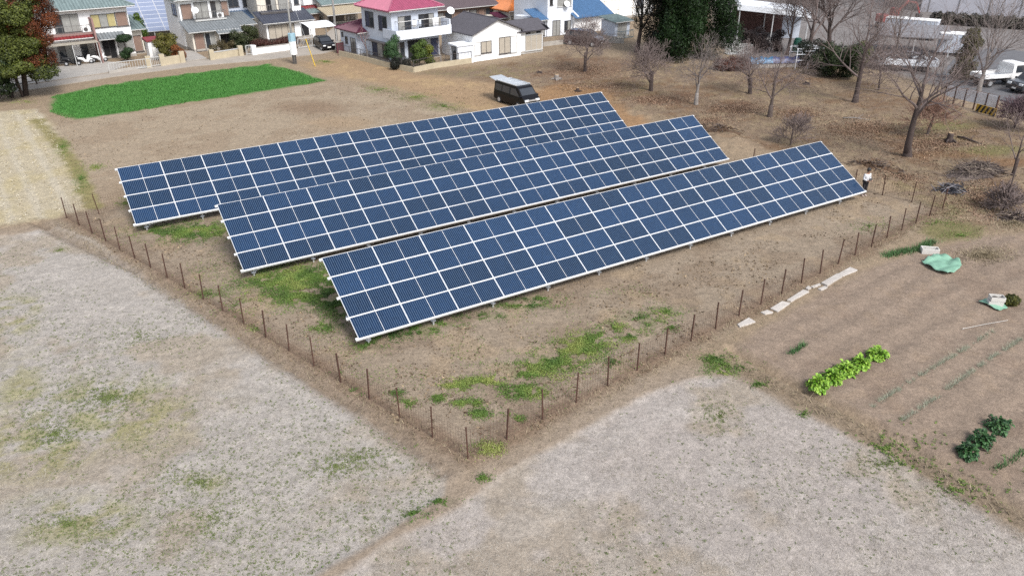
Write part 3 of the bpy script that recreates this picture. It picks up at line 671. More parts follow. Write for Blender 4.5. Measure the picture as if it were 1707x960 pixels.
h.win('l', 0, 1.0, 2.7, 3.5, 5.0, 2, 'gn'); h.win('l', 0, 3.9, 5.7, 3.6, 5.2, 2, 'gn'); h.win('l', 0, 1.2, 4.6, .4, 2.0, 3, 'gcn'); h.box('pent_roof', M_FRAME, -.7, -.02, .9, 4.9, 2.1, 2.2)
h.win('l', -1., 7.0, 8.1, .5, 2.0, 2, 'g'); h.win('l', -1., 8.9, 9.4, 1.3, 2.0, 1, 'g'); h.win('l', -1., 9.9, 10.2, 2.0, 2.4, 1, 'g')
for x in (.5, 3.2, 6.8): h.box('drying_arm', M_METAL, x, x+.05, -1.2, -.02, 4.55, 4.6)
h.box('drying_pole', M_DISH, .3, 7.3, -1.0, -.96, 4.61, 4.65)
h.box('chimney', M_DISH, 1.2, 1.75, 6.65, 7.2, 2.5, 4.15)
h.o.scale = (.88, .93, .95); bpy.context.view_layer.update(); h5 = h.o
for i, (x, wd, ht, lb, m_) in enumerate([(2.35, .55, .75, 'small white towel hanging at the curtained end of the laundry pole', M_DISH), (3.3, .3, .8, 'narrow grey shirt on the laundry pole between towel and sheet', M_BLUEW), (5.35, .85, 1.0, 'large white sheet hanging from the balcony laundry pole', M_DISH)]):
    b = MB(); n = 6
    for k in range(n+1):
        for z in range(4): b.v.append((wd*k/n, .035*math.sin(k*1.7+z*.6)*z/3, -ht*z/3))
    for k in range(n):
        for z in range(3): b.f.append((k*4+z, k*4+z+1, (k+1)*4+z+1, (k+1)*4+z)); b.mi.append(0)
    o = b.obj(('towel', 'shirt', 'sheet')[i], m_, None, True); o.modifiers.new('s', 'SOLIDIFY').thickness = .012
    o.matrix_world = h5.matrix_basis @ Matrix.Translation((x, -1.03, 4.64)); tag(o, lb, 'laundry')
# --- white bungalow
h = House('bungalow', 'low white bungalow with dark shingle gable roof and closed shutters', 'house', (789, 104), 36)
def gable(h, m, x0, x1, y0, y1, ze, za, wallm, ov=.3, th=.12):
    xm = (x0+x1)/2
    b = MB(); b.add([(x0, y0, -.3), (x1, y0, -.3), (x1, y0, ze), (xm, y0, za), (x0, y0, ze), (x0, y1, -.3), (x1, y1, -.3), (x1, y1, ze), (xm, y1, za), (x0, y1, ze)],
        [(0, 1, 2, 3, 4), (9, 8, 7, 6, 5), (0, 4, 9, 5), (1, 6, 7, 2), (4, 3, 8, 9), (3, 2, 7, 8)]); b.obj('wall', wallm, h.o)
    dz = ov*(za-ze)/(xm-x0); b = MB(); y0 -= ov; y1 += ov
    for sgn in (0, 1):
        xe = x0-ov if sgn == 0 else x1+ov
        a = [(xe, y0, ze-dz+.03), (xm, y0, za+.03), (xm, y1, za+.03), (xe, y1, ze-dz+.03)]
        if sgn: a = a[::-1]
        b.add(a+[(q[0], q[1], q[2]+th) for q in a], [(3, 2, 1, 0), (4, 5, 6, 7), (0, 1, 5, 4), (1, 2, 6, 5), (2, 3, 7, 6), (3, 0, 4, 7)])
    rf = b.obj('roof', m, h.o); h.ridge(rf, [(xm, y0, za+th+.03), (xm, y1, za+th+.03)], m, .08)
gable(h, M_ASPH, 0, 6.5, 0, 6.5, 2.85, 4.15, M_WHITE)
h.win('f', 0, .25, .95, .75, 2.0, 1, 'w', M_FRAMEW); h.win('f', 0, 1.1, 2.4, .85, 2.0, 2, 's', M_FRAME); h.win('f', 0, 3.5, 5.0, .5, 2.2, 2, 's', M_FRAME); h.win('f', 0, 5.1, 5.9, .5, 2.2, 1, 'w', M_FRAMEW)
h.wall(M_WHITE, 6.51, 9.9, .3, 4.2, 0, 2.5); h.win('f', .3, 6.65, 7.3, .1, 2.1, 1, 'w', M_FRAMEW, sill=False); h.win('f', .3, 7.4, 9.75, .35, 2.0, 3, 's', M_FRAMEW); h.win('f', .3, 7.4, 9.6, 2.14, 2.4, 3, 'gc', M_FRAMEW, sill=False)
b = MB(); h.plane(b, (6.3, -.1, 2.55), (10.3, -.1, 2.55), (9.8, 2.2, 3.5), (6.3, 2.2, 3.5), 5); h.plane(b, (10.3, 4.6, 2.55), (6.3, 4.6, 2.55), (6.3, 2.2, 3.5), (9.8, 2.2, 3.5), 5); h.plane(b, (10.3, -.1, 2.55), (10.3, 4.6, 2.55), (9.8, 2.2, 3.5), (9.8, 2.2, 3.5), 5); b.obj('roof', M_ASPH, h.o)
h.dish(1.0, 6.0, 4.6, .45)
# storage shed beside the bungalow
h = House('storage_shed', 'small white steel storage shed with open dark front beside the bungalow', 'shed', (764, 108.5), 36)
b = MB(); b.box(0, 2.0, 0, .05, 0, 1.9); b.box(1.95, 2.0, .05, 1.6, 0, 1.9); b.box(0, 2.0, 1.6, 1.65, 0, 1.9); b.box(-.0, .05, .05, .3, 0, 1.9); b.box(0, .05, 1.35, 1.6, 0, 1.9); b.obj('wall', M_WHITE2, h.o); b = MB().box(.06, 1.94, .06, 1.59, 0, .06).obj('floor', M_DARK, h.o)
MB().prism([(-.15, -.12), (2.15, -.12), (2.15, 1.77), (-.15, 1.77)], [1.9]*4, [2.0, 2.0, 2.08, 2.08]).obj('roof', M_WHITE2, h.o); MB().box(.3, 1.8, .4, 1.5, .06, 1.2).obj('shelf', M_FRAME, h.o)
# --- brown house
h = House('house', 'brown house with wide grey roof and glazed lower doors behind the bungalow', 'house', (752, 44), 36, dz=-.5)
h.wall(M_BROWNW, -2.5, 7.4, 0, 7, 0, 2.9); h.shed(mat('grey_brown_roof', c(122, 108, 112, .6), .7, .1), -3, 7.9, -.7, 3.2, 2.85, 4.2); h.wall(M_BROWNW, 0, 7, 3.2, 8, 2.8, 6.0); h.hip(M_TILED, 0, 7, 3.2, 8, 6, 1.5)
for x, k in ((-2.2, 'c'), (-.9, 'g'), (.5, 'b'), (2.0, 'w'), (3.2, 'c'), (4.6, 'b'), (5.9, 'g')): h.win('f', 0, x, x+1.05, .3, 2.3, 1, k)
h.win('f', 3.2, 1.2, 2.8, 4.3, 5.4, 2, 'g'); h.win('f', 3.2, 4.2, 5.8, 4.3, 5.4, 2, 'g')
# --- orange roof house
h = House('house', 'small white house with orange tiled hip roof beside a utility pole', 'house', (850, 42), 36, dz=-.9)
h.wall(M_CREAM, 0, 6, 0, 6, 0, 2.75); h.hip(M_ORANGE, 0, 6, 0, 6, 2.8, 1.5, .6); h.shed(M_MAROON, -1.8, -.05, .2, 2.4, 1.9, 2.4); h.wall(M_CREAM, -1.6, -.01, .7, 5, 0, 1.9)
h.win('f', 0, .3, 2.0, .5, 2.0, 2, 's'); h.win('f', 0, 2.2, 3.1, .5, 2.0, 1, 'n'); h.win('f', 0, 4.3, 5.3, .4, 2.0, 2, 'd'); h.win('f', .7, -1.4, -.2, .4, 1.6, 2, 'ns')
h.wall(M_WHITE, 1.0, 6.5, 6.2, 12, 0, 5.8); h.hip(M_TILED, 1, 6.5, 6.2, 12, 5.8, 1.4); h.win('f', 6.2, 1.6, 3.2, 4.2, 5.3, 2, 'g')
# --- blue roof house
h = House('house', 'white house with bright blue tiled roofs beside the bare orchard', 'house', (912, 62), 37, dz=-.35)
h.wall(M_WHITE2, 0, 4.2, 0, 7, 0, 5.6); h.hip(M_BLUET, 0, 4.2, 0, 7, 5.6, 1.3, .5)
h.wall(M_WHITE2, -1.5, -.01, .2, 5, 0, 2.6); h.shed(M_BLUET, -1.9, .02, -.3, 2.4, 2.55, 3.6)
h.wall(M_WHITE, 4.21, 10.2, -.4, 5, 0, 2.5)
b = MB(); h.plane(b, (3.9, -1.0, 2.4), (10.7, -1.0, 2.4), (10.7, 2.6, 4.2), (3.9, 2.6, 4.2), .3); h.plane(b, (10.7, 5.6, 2.6), (3.9, 5.6, 2.6), (3.9, 2.6, 4.2), (10.7, 2.6, 4.2), .3); rf = b.obj('roof', M_BLUET, h.o); h.ridge(rf, [(4.4, -1.0, 2.5), (4.4, 2.6, 4.32)], M_WHITE, .1); h.ridge(rf, [(3.9, 2.6, 4.28), (10.7, 2.6, 4.28)], M_BLUET, .12)
h.win('f', 0, .9, 2.1, .3, 2.2, 2, 'c'); h.win('f', 0, 2.9, 3.9, .8, 2.0, 2, 'gc'); h.win('f', .2, -1.1, -.3, .6, 2.1, 2, 'gc'); h.win('f', 0, .4, .8, 4.2, 5.2, 1, 'd'); h.win('f', 0, 1.6, 3.9, 3.9, 5.2, 3, 'c', M_FRAMEW); h.dish(2.9, -.3, 4.1, .42)
h = House('house', 'large plain white building with thin panel joints behind the blue roofed house', 'building', (985, 38), 37)
h.wall(M_WHITE, -3, 12.5, 0, 10, 0, 6.5); h.box('parapet', M_WHITE, -3.1, 12.6, -.1, 10.1, 6.5, 6.8)
for x in (-.5, 2.4, 5.3, 8.2, 10.9): h.box('panel_joint', M_BEIGE, x, x+.06, -.03, -.005, 0, 6.4)
for z in (1.3, 2.6, 3.9, 5.2): h.box('panel_joint', M_BEIGE, -2.9, 12.4, -.02, -.004, z, z+.05)
h.win('f', 0, 9.0, 10.3, 1.2, 2.8, 2, 'g')
h = House('storage_shed', 'pale blue corrugated shed with rails standing beside the dark conifer', 'shed', (1024, 66), 37)
h.wall(M_BLUEW, 0, 2.6, 0, 2.5, 0, 2.1); h.shed(M_TILEG, -.3, 2.9, -.4, 2.8, 2.1, 2.5); h.rails(.2, 2.6, -.8, 0, 0, 1.0, mat('teal_rail', c(80, 120, 136, .6), .6, .1), 8); h.win('f', 0, .5, 2.0, .1, 1.8, 2, 'c', M_FRAMEW, sill=False)
# ---------------------------------------------------------------- second array behind the houses
A2 = thing('solar_array', 'distant pale blue solar array rising behind the cream house and hedge', 'solar array', tuple(G(215, 66)), math.radians(31))
M_CELL2 = mat('distant_solar_cells', c(164, 176, 204, .6), .3, .1, .5, spec=.7, obj_var=.1)
_me = MB(); _me.box(.015, 1.985, .015, .965, -.03, 0); _me = _me.mesh('solar_panel', M_CELL2)
_fm = MB(); _fm.box(0, 2, 0, .02, -.04, .006); _fm.box(0, 2, .96, .98, -.04, .006); _fm.box(0, .02, .02, .96, -.04, .006); _fm.box(1.98, 2, .02, .96, -.04, .006); _fm = _fm.mesh('frame', M_ALU)
t2 = math.radians(24)
for i in range(9):
    for j in range(9):
        y = j*1.0; p_ = link('solar_panel', _me, A2, (i*2.03-1.5, y*math.cos(t2), .7+y*math.sin(t2)), (t2, 0, 0)); link('frame', _fm, p_)
for i in range(5):
    MB().box(-.05, .05, -.05, .05, -.3, .6).obj('leg', M_GALV, A2, loc=(i*4.2-1, .3, 0)); MB().box(-.05, .05, -.05, .05, -.3, 3.9).obj('leg', M_GALV, A2, loc=(i*4.2-1, 7.6, 0))
# ---------------------------------------------------------------- garden walls, gates, poles
def wall_run(name, label, cat, pix, hgt, th, m, cap=None, pillars=None, fence=None):
    P = GG(pix); o = thing(name, label, cat, (P[0][0], P[0][1], 0)); P = P-P[0]
    for i in range(len(P)-1):
        d = P[i+1]-P[i]; L = np.hypot(d[0], d[1]); a = math.atan2(d[1], d[0])
        MB().box(0, L, -th/2, th/2, -.2, hgt).obj('wall', m, o, loc=tuple(P[i]), rot=(0, 0, a))
        if cap: MB().box(-.03, L+.03, -th/2-.04, th/2+.04, hgt, hgt+.06).obj('coping', cap, o, loc=tuple(P[i]), rot=(0, 0, a))
        if fence:
            b = MB(); n = max(1, int(L/1.6))
            for k in range(n+1): b.box(L*k/n-.025, L*k/n+.025, -.025, .025, hgt, hgt+fence)
            b.box(0, L, -.015, .015, hgt+fence-.04, hgt+fence)
            for k in range(int(L/.18)): b.box(k*.18, k*.18+.012, -.006, .006, hgt+.05, hgt+fence-.04)
            b.obj('railing', M_FRAME, o, loc=tuple(P[i]), rot=(0, 0, a))
    for q in (pillars or []):
        g = G(*q)-G(*pix[0]); MB().box(-.25, .25, -.25, .25, -.2, hgt+.35).obj('pillar', m, o, loc=(g[0], g[1], 0), rot=(0, 0, math.radians(37)))
    return o
def gate(label, base, az, wd, ht, m, n=10):
    g = G(*base); o = thing('gate', label, 'gate', (g[0], g[1], .05), math.radians(az))
    b = MB(); b.box(0, wd, -.03, .03, ht-.06, ht); b.box(0, wd, -.03, .03, .1, .16); b.box(0, .06, -.03, .03, 0, ht); b.box(wd-.06, wd, -.03, .03, 0, ht); b.obj('frame', m, o)
    b = MB()
    for k in range(1, n): b.box(wd*k/n-.015, wd*k/n+.015, -.012, .012, .16, ht-.06)
    b.obj('bars', m, o); return o
wall_run('garden_wall', 'cream block wall with square pillars in front of the white shed', 'wall', [(270, 111), (308, 105)], .9, .2, M_BEIGE, None, [(249, 114), (272, 110.5), (305, 105.5)])
wall_run('garden_wall', 'cream block wall with white lattice in front of the cream house', 'wall', [(353, 101), (405, 93)], .8, .2, M_BEIGE, M_FRAMEW, [(354, 101), (402, 94)])
wall_run('garden_wall', 'white rendered wall below the dark red hedge', 'wall', [(426, 92), (488, 84)], .75, .2, M_WHITE, M_CONC, [(424, 92.5)])
wall_run('garden_wall', 'low concrete block wall with wire railing beside the magenta roofed house', 'wall', [(566, 93), (602, 101.5), (650, 113.5), (690, 121.5), (722, 114.5), (786, 105.5)], .55, .15, M_BEIGE, None, None, .7)
wall_run('garden_wall', 'low concrete wall along the yard next to the white sliding gate', 'wall', [(182, 124), (248, 114)], .35, .15, M_CONC)
wall_run('garden_wall', 'low grey wall with railing below the blue roofed house', 'wall', [(905, 78), (940, 74), (1000, 72), (1040, 73)], .5, .15, M_CONC, None, None, .6)
gate('white sliding gate with blue panel beside the scooter yard', (183, 122.5), 36, 4.2, 1.0, M_FRAMEW, 16)
gate('small white garden gate between cream pillars by the shed', (253, 113), 36, 1.1, 1.0, M_FRAMEW, 6)
gate('narrow white panel gate next to the dark red hedge', (411, 93.5), 37, .9, 1.1, M_FRAMEW, 5)
gate('white double gate in front of the arched doorway', (497, 82.5), 37, 2.6, 1.15, M_FRAMEW, 14)
g = G(566, 89); o = thing('gate_post', 'maroon brick gate post at the corner of the dirt track', 'post', (g[0], g[1], 0), .6)
MB().box(-.3, .9, -.15, .15, -.1, 1.2).obj('brickwork', mat('maroon_brick', c(118, 70, 76, .6), .85, .15, 8), o); MB().box(-.35, .95, -.2, .2, 1.2, 1.27).obj('coping', M_CONC, o)
M_POLE = mat('pole_concrete', c(178, 176, 174, .6), .85, .08, 2)
def pole(label, base, ht, r=.14, arms=True, sleeve=False):
    g = G(*base); o = thing('utility_pole', label, 'utility pole', (g[0], g[1], 0))
    MB().tube([(0, 0, -.3), (0, 0, ht*.5), (0, 0, ht)], [r, r*.9, r*.7], 10).obj('shaft', M_POLE, o, True)
    if arms:
        for z in (ht-.6, ht-1.3): MB().box(-.9, .9, -.05, .05, z, z+.09).obj('cross_arm', M_GALV, o, rot=(0, 0, .6))
    for k in range(8): MB().tube([(-.32*(-1)**k*.5, 0, 2+k*.45), (.05, 0, 2+k*.45)], .012, 4).obj('step_bolt', M_GALV, o)
    if sleeve:
        MB().lathe([(r+.25, 1.0), (r+.26, 1.05), (r+.26, 3.0), (r+.25, 3.05)], 8).obj('sign_sleeve', M_DISH, o)
        MB().lathe([(r+.28, 2.4), (r+.275, 2.45), (r+.275, 3.2), (r+.26, 3.22)], 8).obj('sign_band', mat('pale_blue_sign', c(176, 214, 232, .6), .6, .05), o)
        for x in (-.16, .16): MB().tube([(x, -.05, -.1), (x, -.05, 1.05)], .06, 6).obj('leg', M_FRAME, o)
    return o
pole('tall concrete utility pole with white and blue sleeve at the green field corner', (492, 107), 10.5, .12, True, True)
pole('grey utility pole beside the carport of the black car', (562, 74), 10.5, .14)
pole('thick pale utility pole in front of the orange tiled roof', (878, 42), 11, .2)
g = G(526, 111); o = thing('guy_wire', 'slanted guy wire with yellow cover beside the sleeve pole', 'guy wire', (g[0], g[1], 0))
q = G(492, 107)-g; dv = np.array((q[0], q[1], 8.6)); dv /= np.linalg.norm(dv)
MB().tube([(0, 0, -.1), tuple(dv*2.9)], .05, 6).obj('yellow_cover', mat('yellow_plastic', c(240, 200, 40, .6), .5, .04), o); MB().tube([tuple(dv*2.9), (q[0], q[1], 8.6)], .012, 4).obj('cable', M_GALV, o)
h = House('garden_shed', 'narrow white garden shed with dark red roof behind the small gate', 'shed', (252, 101), 37)
h.wall(M_WHITE, 0, 1.5, 0, 1.4, 0, 2.0); MB().prism([(-.15, -.15), (1.65, -.15), (1.65, 1.55), (-.15, 1.55)], [2.0]*4, [2.12, 2.12, 2.3, 2.3]).obj('roof', M_REDT, h.o); h.win('f', 0, .4, 1.1, .1, 1.8, 1, 'w', M_FRAMEW, sill=False)
h = House('carport', 'open carport with pale curved sheet roof over the black car', 'carport', (528, 79), 37)
b = MB()
for i in range(7):
    y = i*.5; z = 2.2+.35*math.sin(i/6*math.pi*.6)
    b.v += [(-.6, y, z), (2.8, y, z)]
for i in range(6): b.f.append((2*i, 2*i+1, 2*i+3, 2*i+2)); b.mi.append(0)
o = b.obj('roof', M_DISH, h.o); o.modifiers.new('s', 'SOLIDIFY').thickness = .04
for (x, y, zt) in ((-.5, .1, 2.17), (2.7, .1, 2.17), (-.5, 2.9, 2.48), (2.7, 2.9, 2.48)): h.box('post', M_FRAMEW, x, x+.08, y, y+.08, -.1, zt)
# ---------------------------------------------------------------- trees
M_BARK = mat('grey_brown_bark', c(112, 98, 92, .55), .9, .25, 5, bump=.6, bscale=14)
M_BARKD = mat('dark_bark', c(88, 74, 70, .55), .9, .25, 5, bump=.6, bscale=14)
M_BARKP = mat('pale_bark', c(168, 160, 154, .55), .9, .18, 5, bump=.4, bscale=14)
M_TWIG = mat('reddish_twigs', c(142, 126, 122, .55), .9, .2, 3)
M_TWIGP = mat('pale_twigs', c(150, 138, 134, .55), .9, .2, 3)
M_LEAF = mat('foliage', rough=.6, var=.12, scale=2, attr='Col', spec=.3)
M_LITTER = mat('dead_leaves', rough=.85, var=.12, scale=3, attr='Col', spec=.2)
def rotv(d, ang, az):
    d = np.asarray(d, float); a = np.cross(d, (0, 0, 1.) if abs(d[2]) < .95 else (1., 0, 0)); a /= np.linalg.norm(a); b = np.cross(d, a)
    return d*math.cos(ang)+(a*math.cos(az)+b*math.sin(az))*math.sin(ang)
def grow(T, C, p, d, L, r, lv, maxlv, R, sp, upw, kids, droop=0., shrink=.66):
    n = 5 if lv < 2 else (3 if lv < maxlv else 2); pts = [np.array(p)]; rad = [r]; dd = np.array(d)
    for i in range(n):
        wn = .035 if lv == 0 else .12; dd = dd+np.array([R.gauss(0, wn), R.gauss(0, wn), R.gauss(0, .06)+upw*.05-droop*.05*lv]); dd /= np.linalg.norm(dd)
        pts.append(pts[-1]+dd*L/n); rad.append(max(r*(1-.62*(i+1)/n), .0045))
    (T if lv == 0 else C).tube(pts, rad, (9, 6, 4, 3, 3)[min(lv, 4)], lv < 2)
    if lv >= maxlv: return
    k = kids[min(lv, len(kids)-1)]; k = max(1, int(k+R.gauss(0, .7)))
    az0 = R.random()*6.3
    for j in range(k):
        f = (.30 if lv else .45)+(.70 if lv else .55)*(j+R.random())/k; f = min(f, .99)
        q = f*n; i = min(int(q), n-1); pos = pts[i]+(pts[i+1]-pts[i])*(q-i); rr = rad[i]+(rad[i+1]-rad[i])*(q-i)
        tdir = pts[i+1]-pts[i]; tdir /= np.linalg.norm(tdir)
        cd = rotv(tdir, sp*(.75+.5*R.random()), az0+j*2.4+R.gauss(0, .3)); cd[2] += upw*.12; cd /= np.linalg.norm(cd)
        grow(T, C, pos, cd, L*shrink*(.75+.5*R.random())*(1.15-.35*f), rr*.6, lv+1, maxlv, R, sp, upw, kids, droop, shrink)
    # leader goes on
    grow(T, C, pts[-1], dd, L*shrink*.8, rad[-1]*.95, lv+1, maxlv, R, sp, upw, kids, droop, shrink)
def bare_tree(label, base, ht, r, seed, maxlv=4, sp=.6, upw=.6, kids=(5, 5, 4, 4), lean=(0, 0), trunk=.45, bark=None, twig=None, droop=0., shrink=.66, group=None, name='bare_tree', cat='tree', wide=1.):
    g = P3(*base); d = np.array([lean[0], lean[1], 1.]); d /= np.linalg.norm(d); k = 1.
    for _ in range(2):      # first pass finds the height, second keeps the stem as thick as asked
        R = random.Random(seed); T = MB(); C = MB()
        grow(T, C, (0, 0, -.15), d, ht*trunk, r/k, 0, maxlv, R, sp, upw, kids, droop, shrink)
        k = ht/max(v[2] for v in C.v)
    rk = r/k
    T.tube([(0, 0, -.2), (0, 0, .05), (d[0]*.3, d[1]*.3, .3), (d[0]*.7, d[1]*.7, .7)], [rk*1.5, rk*1.25, rk*1.05, rk*.9], 9)
    o = thing(name, label, cat, g, 0, group)
    for b in (T, C): b.v = [(x*k*wide, y*k*wide, z*k) for x, y, z in b.v]
    T.obj('trunk', bark or M_BARK, o, True); C.obj('crown', twig or M_TWIG, o); return o
bare_tree('low bare fruit tree on a patch of dead leaves by the blue roofed house', (975, 120), 5.6, .15, 3, 4, .85, .6, (7, 6, 5, 4), (.0, 0), .18, M_BARKD, shrink=.74)
bare_tree('short spreading bare fruit tree with dark forked trunk next to the bare mud', (1085, 152), 5.0, .16, 5, 4, .95, .5, (7, 6, 6, 4), (.0, 0), .18, M_BARKD, shrink=.76)
bare_tree('grey upright bare tree with pale crooked limbs beside the leaf litter', (1160, 175), 6.4, .17, 8, 4, .9, .5, (6, 6, 5, 4), (.0, 0), .36, M_BARKP, M_TWIGP, shrink=.68)
bare_tree('small forked bare tree in front of the blue tarpaulin pile', (1250, 156), 5.0, .16, 12, 4, .9, .5, (6, 6, 5, 3), (-.05, 0), .24, M_BARKD, shrink=.72)
bare_tree('bare fruit tree with knobbly trunk and reddish twigs', (1283, 195), 6.4, .19, 14, 4, .85, .5, (6, 6, 5, 4), (0, 0), .34, M_BARK, shrink=.7)
bare_tree('tall bare tree with thick straight trunk beside the dark evergreen bushes', (1425, 171), 10.8, .25, 21, 4, .72, .6, (8, 6, 6, 4), (.0, 0), .42, M_BARKD, shrink=.68)
bare_tree('biggest bare tree, dark leaning trunk, standing in the dry grass', (1512, 261), 10.8, .27, 24, 4, .8, .45, (8, 6, 6, 4), (-.15, 0), .45, M_BARKD, shrink=.7)
bare_tree('fan shaped bare tree with pale trunk behind the striped barrier', (1630, 156), 10.0, .2, 31, 4, .55, .6, (7, 5, 4, 3), (.0, 0), .2, M_BARKP, M_TWIGP, shrink=.78)
bare_tree('slender young bare tree beside the brush pile', (1688, 292), 5.2, .10, 34, 4, .75, .4, (6, 5, 4, 3), (.05, 0), .32, M_BARKD, shrink=.68)
bare_tree('leafless bush with thin branches behind the front array corner', (1318, 241), 2.6, .05, 41, 4, .8, .5, (6, 5, 4, 3), (0, 0), .15, M_BARK, shrink=.8, name='bare_bush', cat='bush')
bare_tree('leafless bush spreading at the foot of the biggest bare tree', (1545, 225), 3.4, .06, 43, 4, .8, .4, (6, 6, 5, 3), (.1, 0), .15, M_BARK, mat('orange_twigs', c(160, 124, 108, .55), .9, .2, 3), shrink=.8, name='bare_bush', cat='bush')
bare_tree('grey brown thicket of bare stems beside the junk trailer', (1465, 150), 4.4, .06, 47, 4, .85, .35, (7, 6, 5, 3), (-.1, 0), .14, M_BARK, shrink=.82, name='bare_bush', cat='bush')
bare_tree('purplish leafless hedge bush beyond the striped barrier', (1690, 215), 3.0, .06, 49, 4, .85, .4, (8, 7, 6, 4), (0, 0), .14, M_BARKD, mat('purple_twigs', c(120, 98, 104, .55), .9, .2, 3), shrink=.8, name='bare_bush', cat='bush')
bare_tree('dry bush at the edge of the vegetable plot beside rubbish', (1672, 352), 1.9, .04, 51, 4, .85, .4, (7, 6, 5, 3), (0, 0), .14, M_BARKD, shrink=.8, name='bare_bush', cat='bush')
bare_tree('tall dark leafless tree standing against the conifer', (1062, 88), 9.5, .3, 55, 4, .55, .6, (6, 6, 5, 4), (0, 0), .5, M_BARKD, M_BARKD, shrink=.64)
bare_tree('bare tree with dense purple twigs in front of the open steel shed', (1345, 105), 10.2, .3, 57, 4, .6, .6, (6, 6, 6, 4), (-.05, 0), .4, M_BARKD, shrink=.7)
bare_tree('hazy bare tree standing in the yard beyond the junk trailer', (1490, 108), 9.0, .16, 59, 4, .6, .7, (7, 6, 5, 4), (0, 0), .3, M_BARK, M_TWIGP, shrink=.72)
bare_tree('purple grey leafless tree crowding behind the pipe rack', (1312, 92), 9.5, .2, 71, 4, .75, .5, (8, 7, 6, 4), (.1, 0), .3, M_BARKD, shrink=.74)
bare_tree('dark leafless tree with thick slanting trunk between barrel and trailer', (1382, 96), 11, .32, 73, 4, .7, .5, (8, 7, 6, 4), (-.12, 0), .42, M_BARKD, M_BARKD, shrink=.72)
bare_tree('pruned grey garden tree with two upright limbs beside the maroon roof', (613, 97), 3.6, .12, 61, 3, .3, .9, (3, 4, 4), (0, 0), .5, M_BARKP, mat('pink_twigs', c(170, 130, 132, .55), .9, .2, 3), shrink=.55)
bare_tree('slim pale garden tree in front of the glazed ground floor', (735, 106), 2.4, .06, 63, 3, .4, .8, (4, 4, 4), (0, 0), .45, M_BARKP, M_TWIGP, shrink=.6)
# evergreen foliage
def clump_cloud(clumps, n, size, c0, c1, shell=.55, aspect=.55, up=.35):
    "leaves through a set of (x,y,z,rx,rz) clumps"
    cl = np.array(clumps, float); vol = cl[:, 3]**2*cl[:, 4]; idx = RNG.choice(len(cl), n, p=vol**.75/np.sum(vol**.75))
    d = rnd_dirs(n); rr = (shell+(1-shell)*RNG.random(n)**.6)[:, None]
    lump = 1+.22*np.sin(d[:, :1]*7+idx[:, None])*np.cos(d[:, 1:2]*6+idx[:, None]*2)
    P = cl[idx, :3]+d*rr*lump*np.stack([cl[idx, 3], cl[idx, 3], cl[idx, 4]], 1)
    nn = d+rnd_dirs(n)*.7
    V, F = leaf_quads(P, size*(.6+.8*RNG.random(n)), aspect, up, nn)
    t = np.clip(RNG.random(n)*.75+.25*hsh(idx.astype(float), idx*1.7, 3), 0, 1)
    return V, F, np.repeat(col_mix(c0, c1, t), 4, 0)
def leafy(name, label, cat, base, clumps, n, size, c0, c1, trunk=None, group=None, bark=None, aspect=.55, up=.35, shell=.55):
    g = P3(*base); o = thing(name, label, cat, g, RNG.random()*6, group); o.rotation_euler = (0, 0, 0)
    V, F, Cc = clump_cloud(clumps, n, size, c0, c1, shell, aspect, up)
    link('crown' if trunk else 'foliage', np_mesh('crown', V, F, M_LEAF, Cc), o)
    if trunk:
        b = MB()
        for pts, rad in trunk: b.tube(pts, rad, 8)
        b.obj('trunk', bark or M_BARKD, o, True)
    return o
def ring_clumps(R, n, r0, r1, z0, z1, s0, s1, squash=.75, taper=0.):
    out = []
    for i in range(n):
        f = i/(n-1); z = z0+(z1-z0)*f+R.uniform(-.3, .3); a = i*2.4+R.uniform(-.4, .4); k = (1-taper*f)
        rr = R.uniform(r0, r1)*k; s = R.uniform(s0, s1)*(1-.45*taper*f); out.append((rr*math.cos(a), rr*math.sin(a), z, s, s*squash))
    return out
R = random.Random(5)
DG0, DG1 = c(20, 34, 16, .6), c(86, 106, 50, .6)
leafy('evergreen_tree', 'tall olive green tree with cloud shaped foliage at the field corner', 'tree', (20, 163), [(x+1.0+.12*z, y, z, a*1.1, b) for (x, y, z, a, b) in ring_clumps(R, 44, .6, 2.3, 2.2, 8.4, .8, 1.3, .62, .3)], 70000, .085, c(22, 38, 14, .6), c(112, 122, 48, .6), [([(0, 0, -.2), (.1, 0, 2.5), (0, .1, 7)], [.2, .16, .05]), ([(.9, .2, -.2), (.8, .1, 2.2), (.3, .1, 4)], [.13, .1, .05]), ([(0, 0, 2.5), (1.2, .3, 4)], [.1, .04])])
leafy('cedar_tree', 'russet brown conifer leaning over the concrete driveway', 'tree', (43, 160), [(x+.4+.24*z, y+.5, z, a, b) for (x, y, z, a, b) in ring_clumps(R, 54, .5, 2.0, 2.6, 12.5, .65, 1.1, .8, .2)], 70000, .09, c(54, 28, 18, .6), c(150, 84, 48, .6), [([(0, 0, -.2), (.5, .1, 3), (2.8, .5, 11.5)], [.26, .2, .05])], aspect=.3, up=-.1)
leafy('evergreen_tree', 'dark undergrowth tree below the olive green cloud tree', 'tree', (-8, 168), ring_clumps(R, 18, .5, 1.8, 1.2, 6.0, .8, 1.2, .8), 16000, .10, c(16, 28, 14, .6), c(60, 78, 40, .6), [([(0, 0, -.2), (0, 0, 5)], [.18, .06])])
leafy('conifer_tree', 'huge dark green conifer with drooping sprays beside the orchard', 'tree', (1165, 98), [(x, y, z, s, s*1.5) for (x, y, z, s) in [(R.uniform(-4.0, 3.0)*(1.1-.3*z_/12), R.uniform(-2.6, 2.6), z_, R.uniform(1.1, 1.6)) for z_ in np.linspace(1.0, 13.5, 72)]], 110000, .13, c(6, 16, 7, .6), c(46, 80, 28, .6), [([(0, 0, -.3), (0, 0, 5), (.2, .1, 12)], [.4, .3, .08])], aspect=.28, up=-.2)
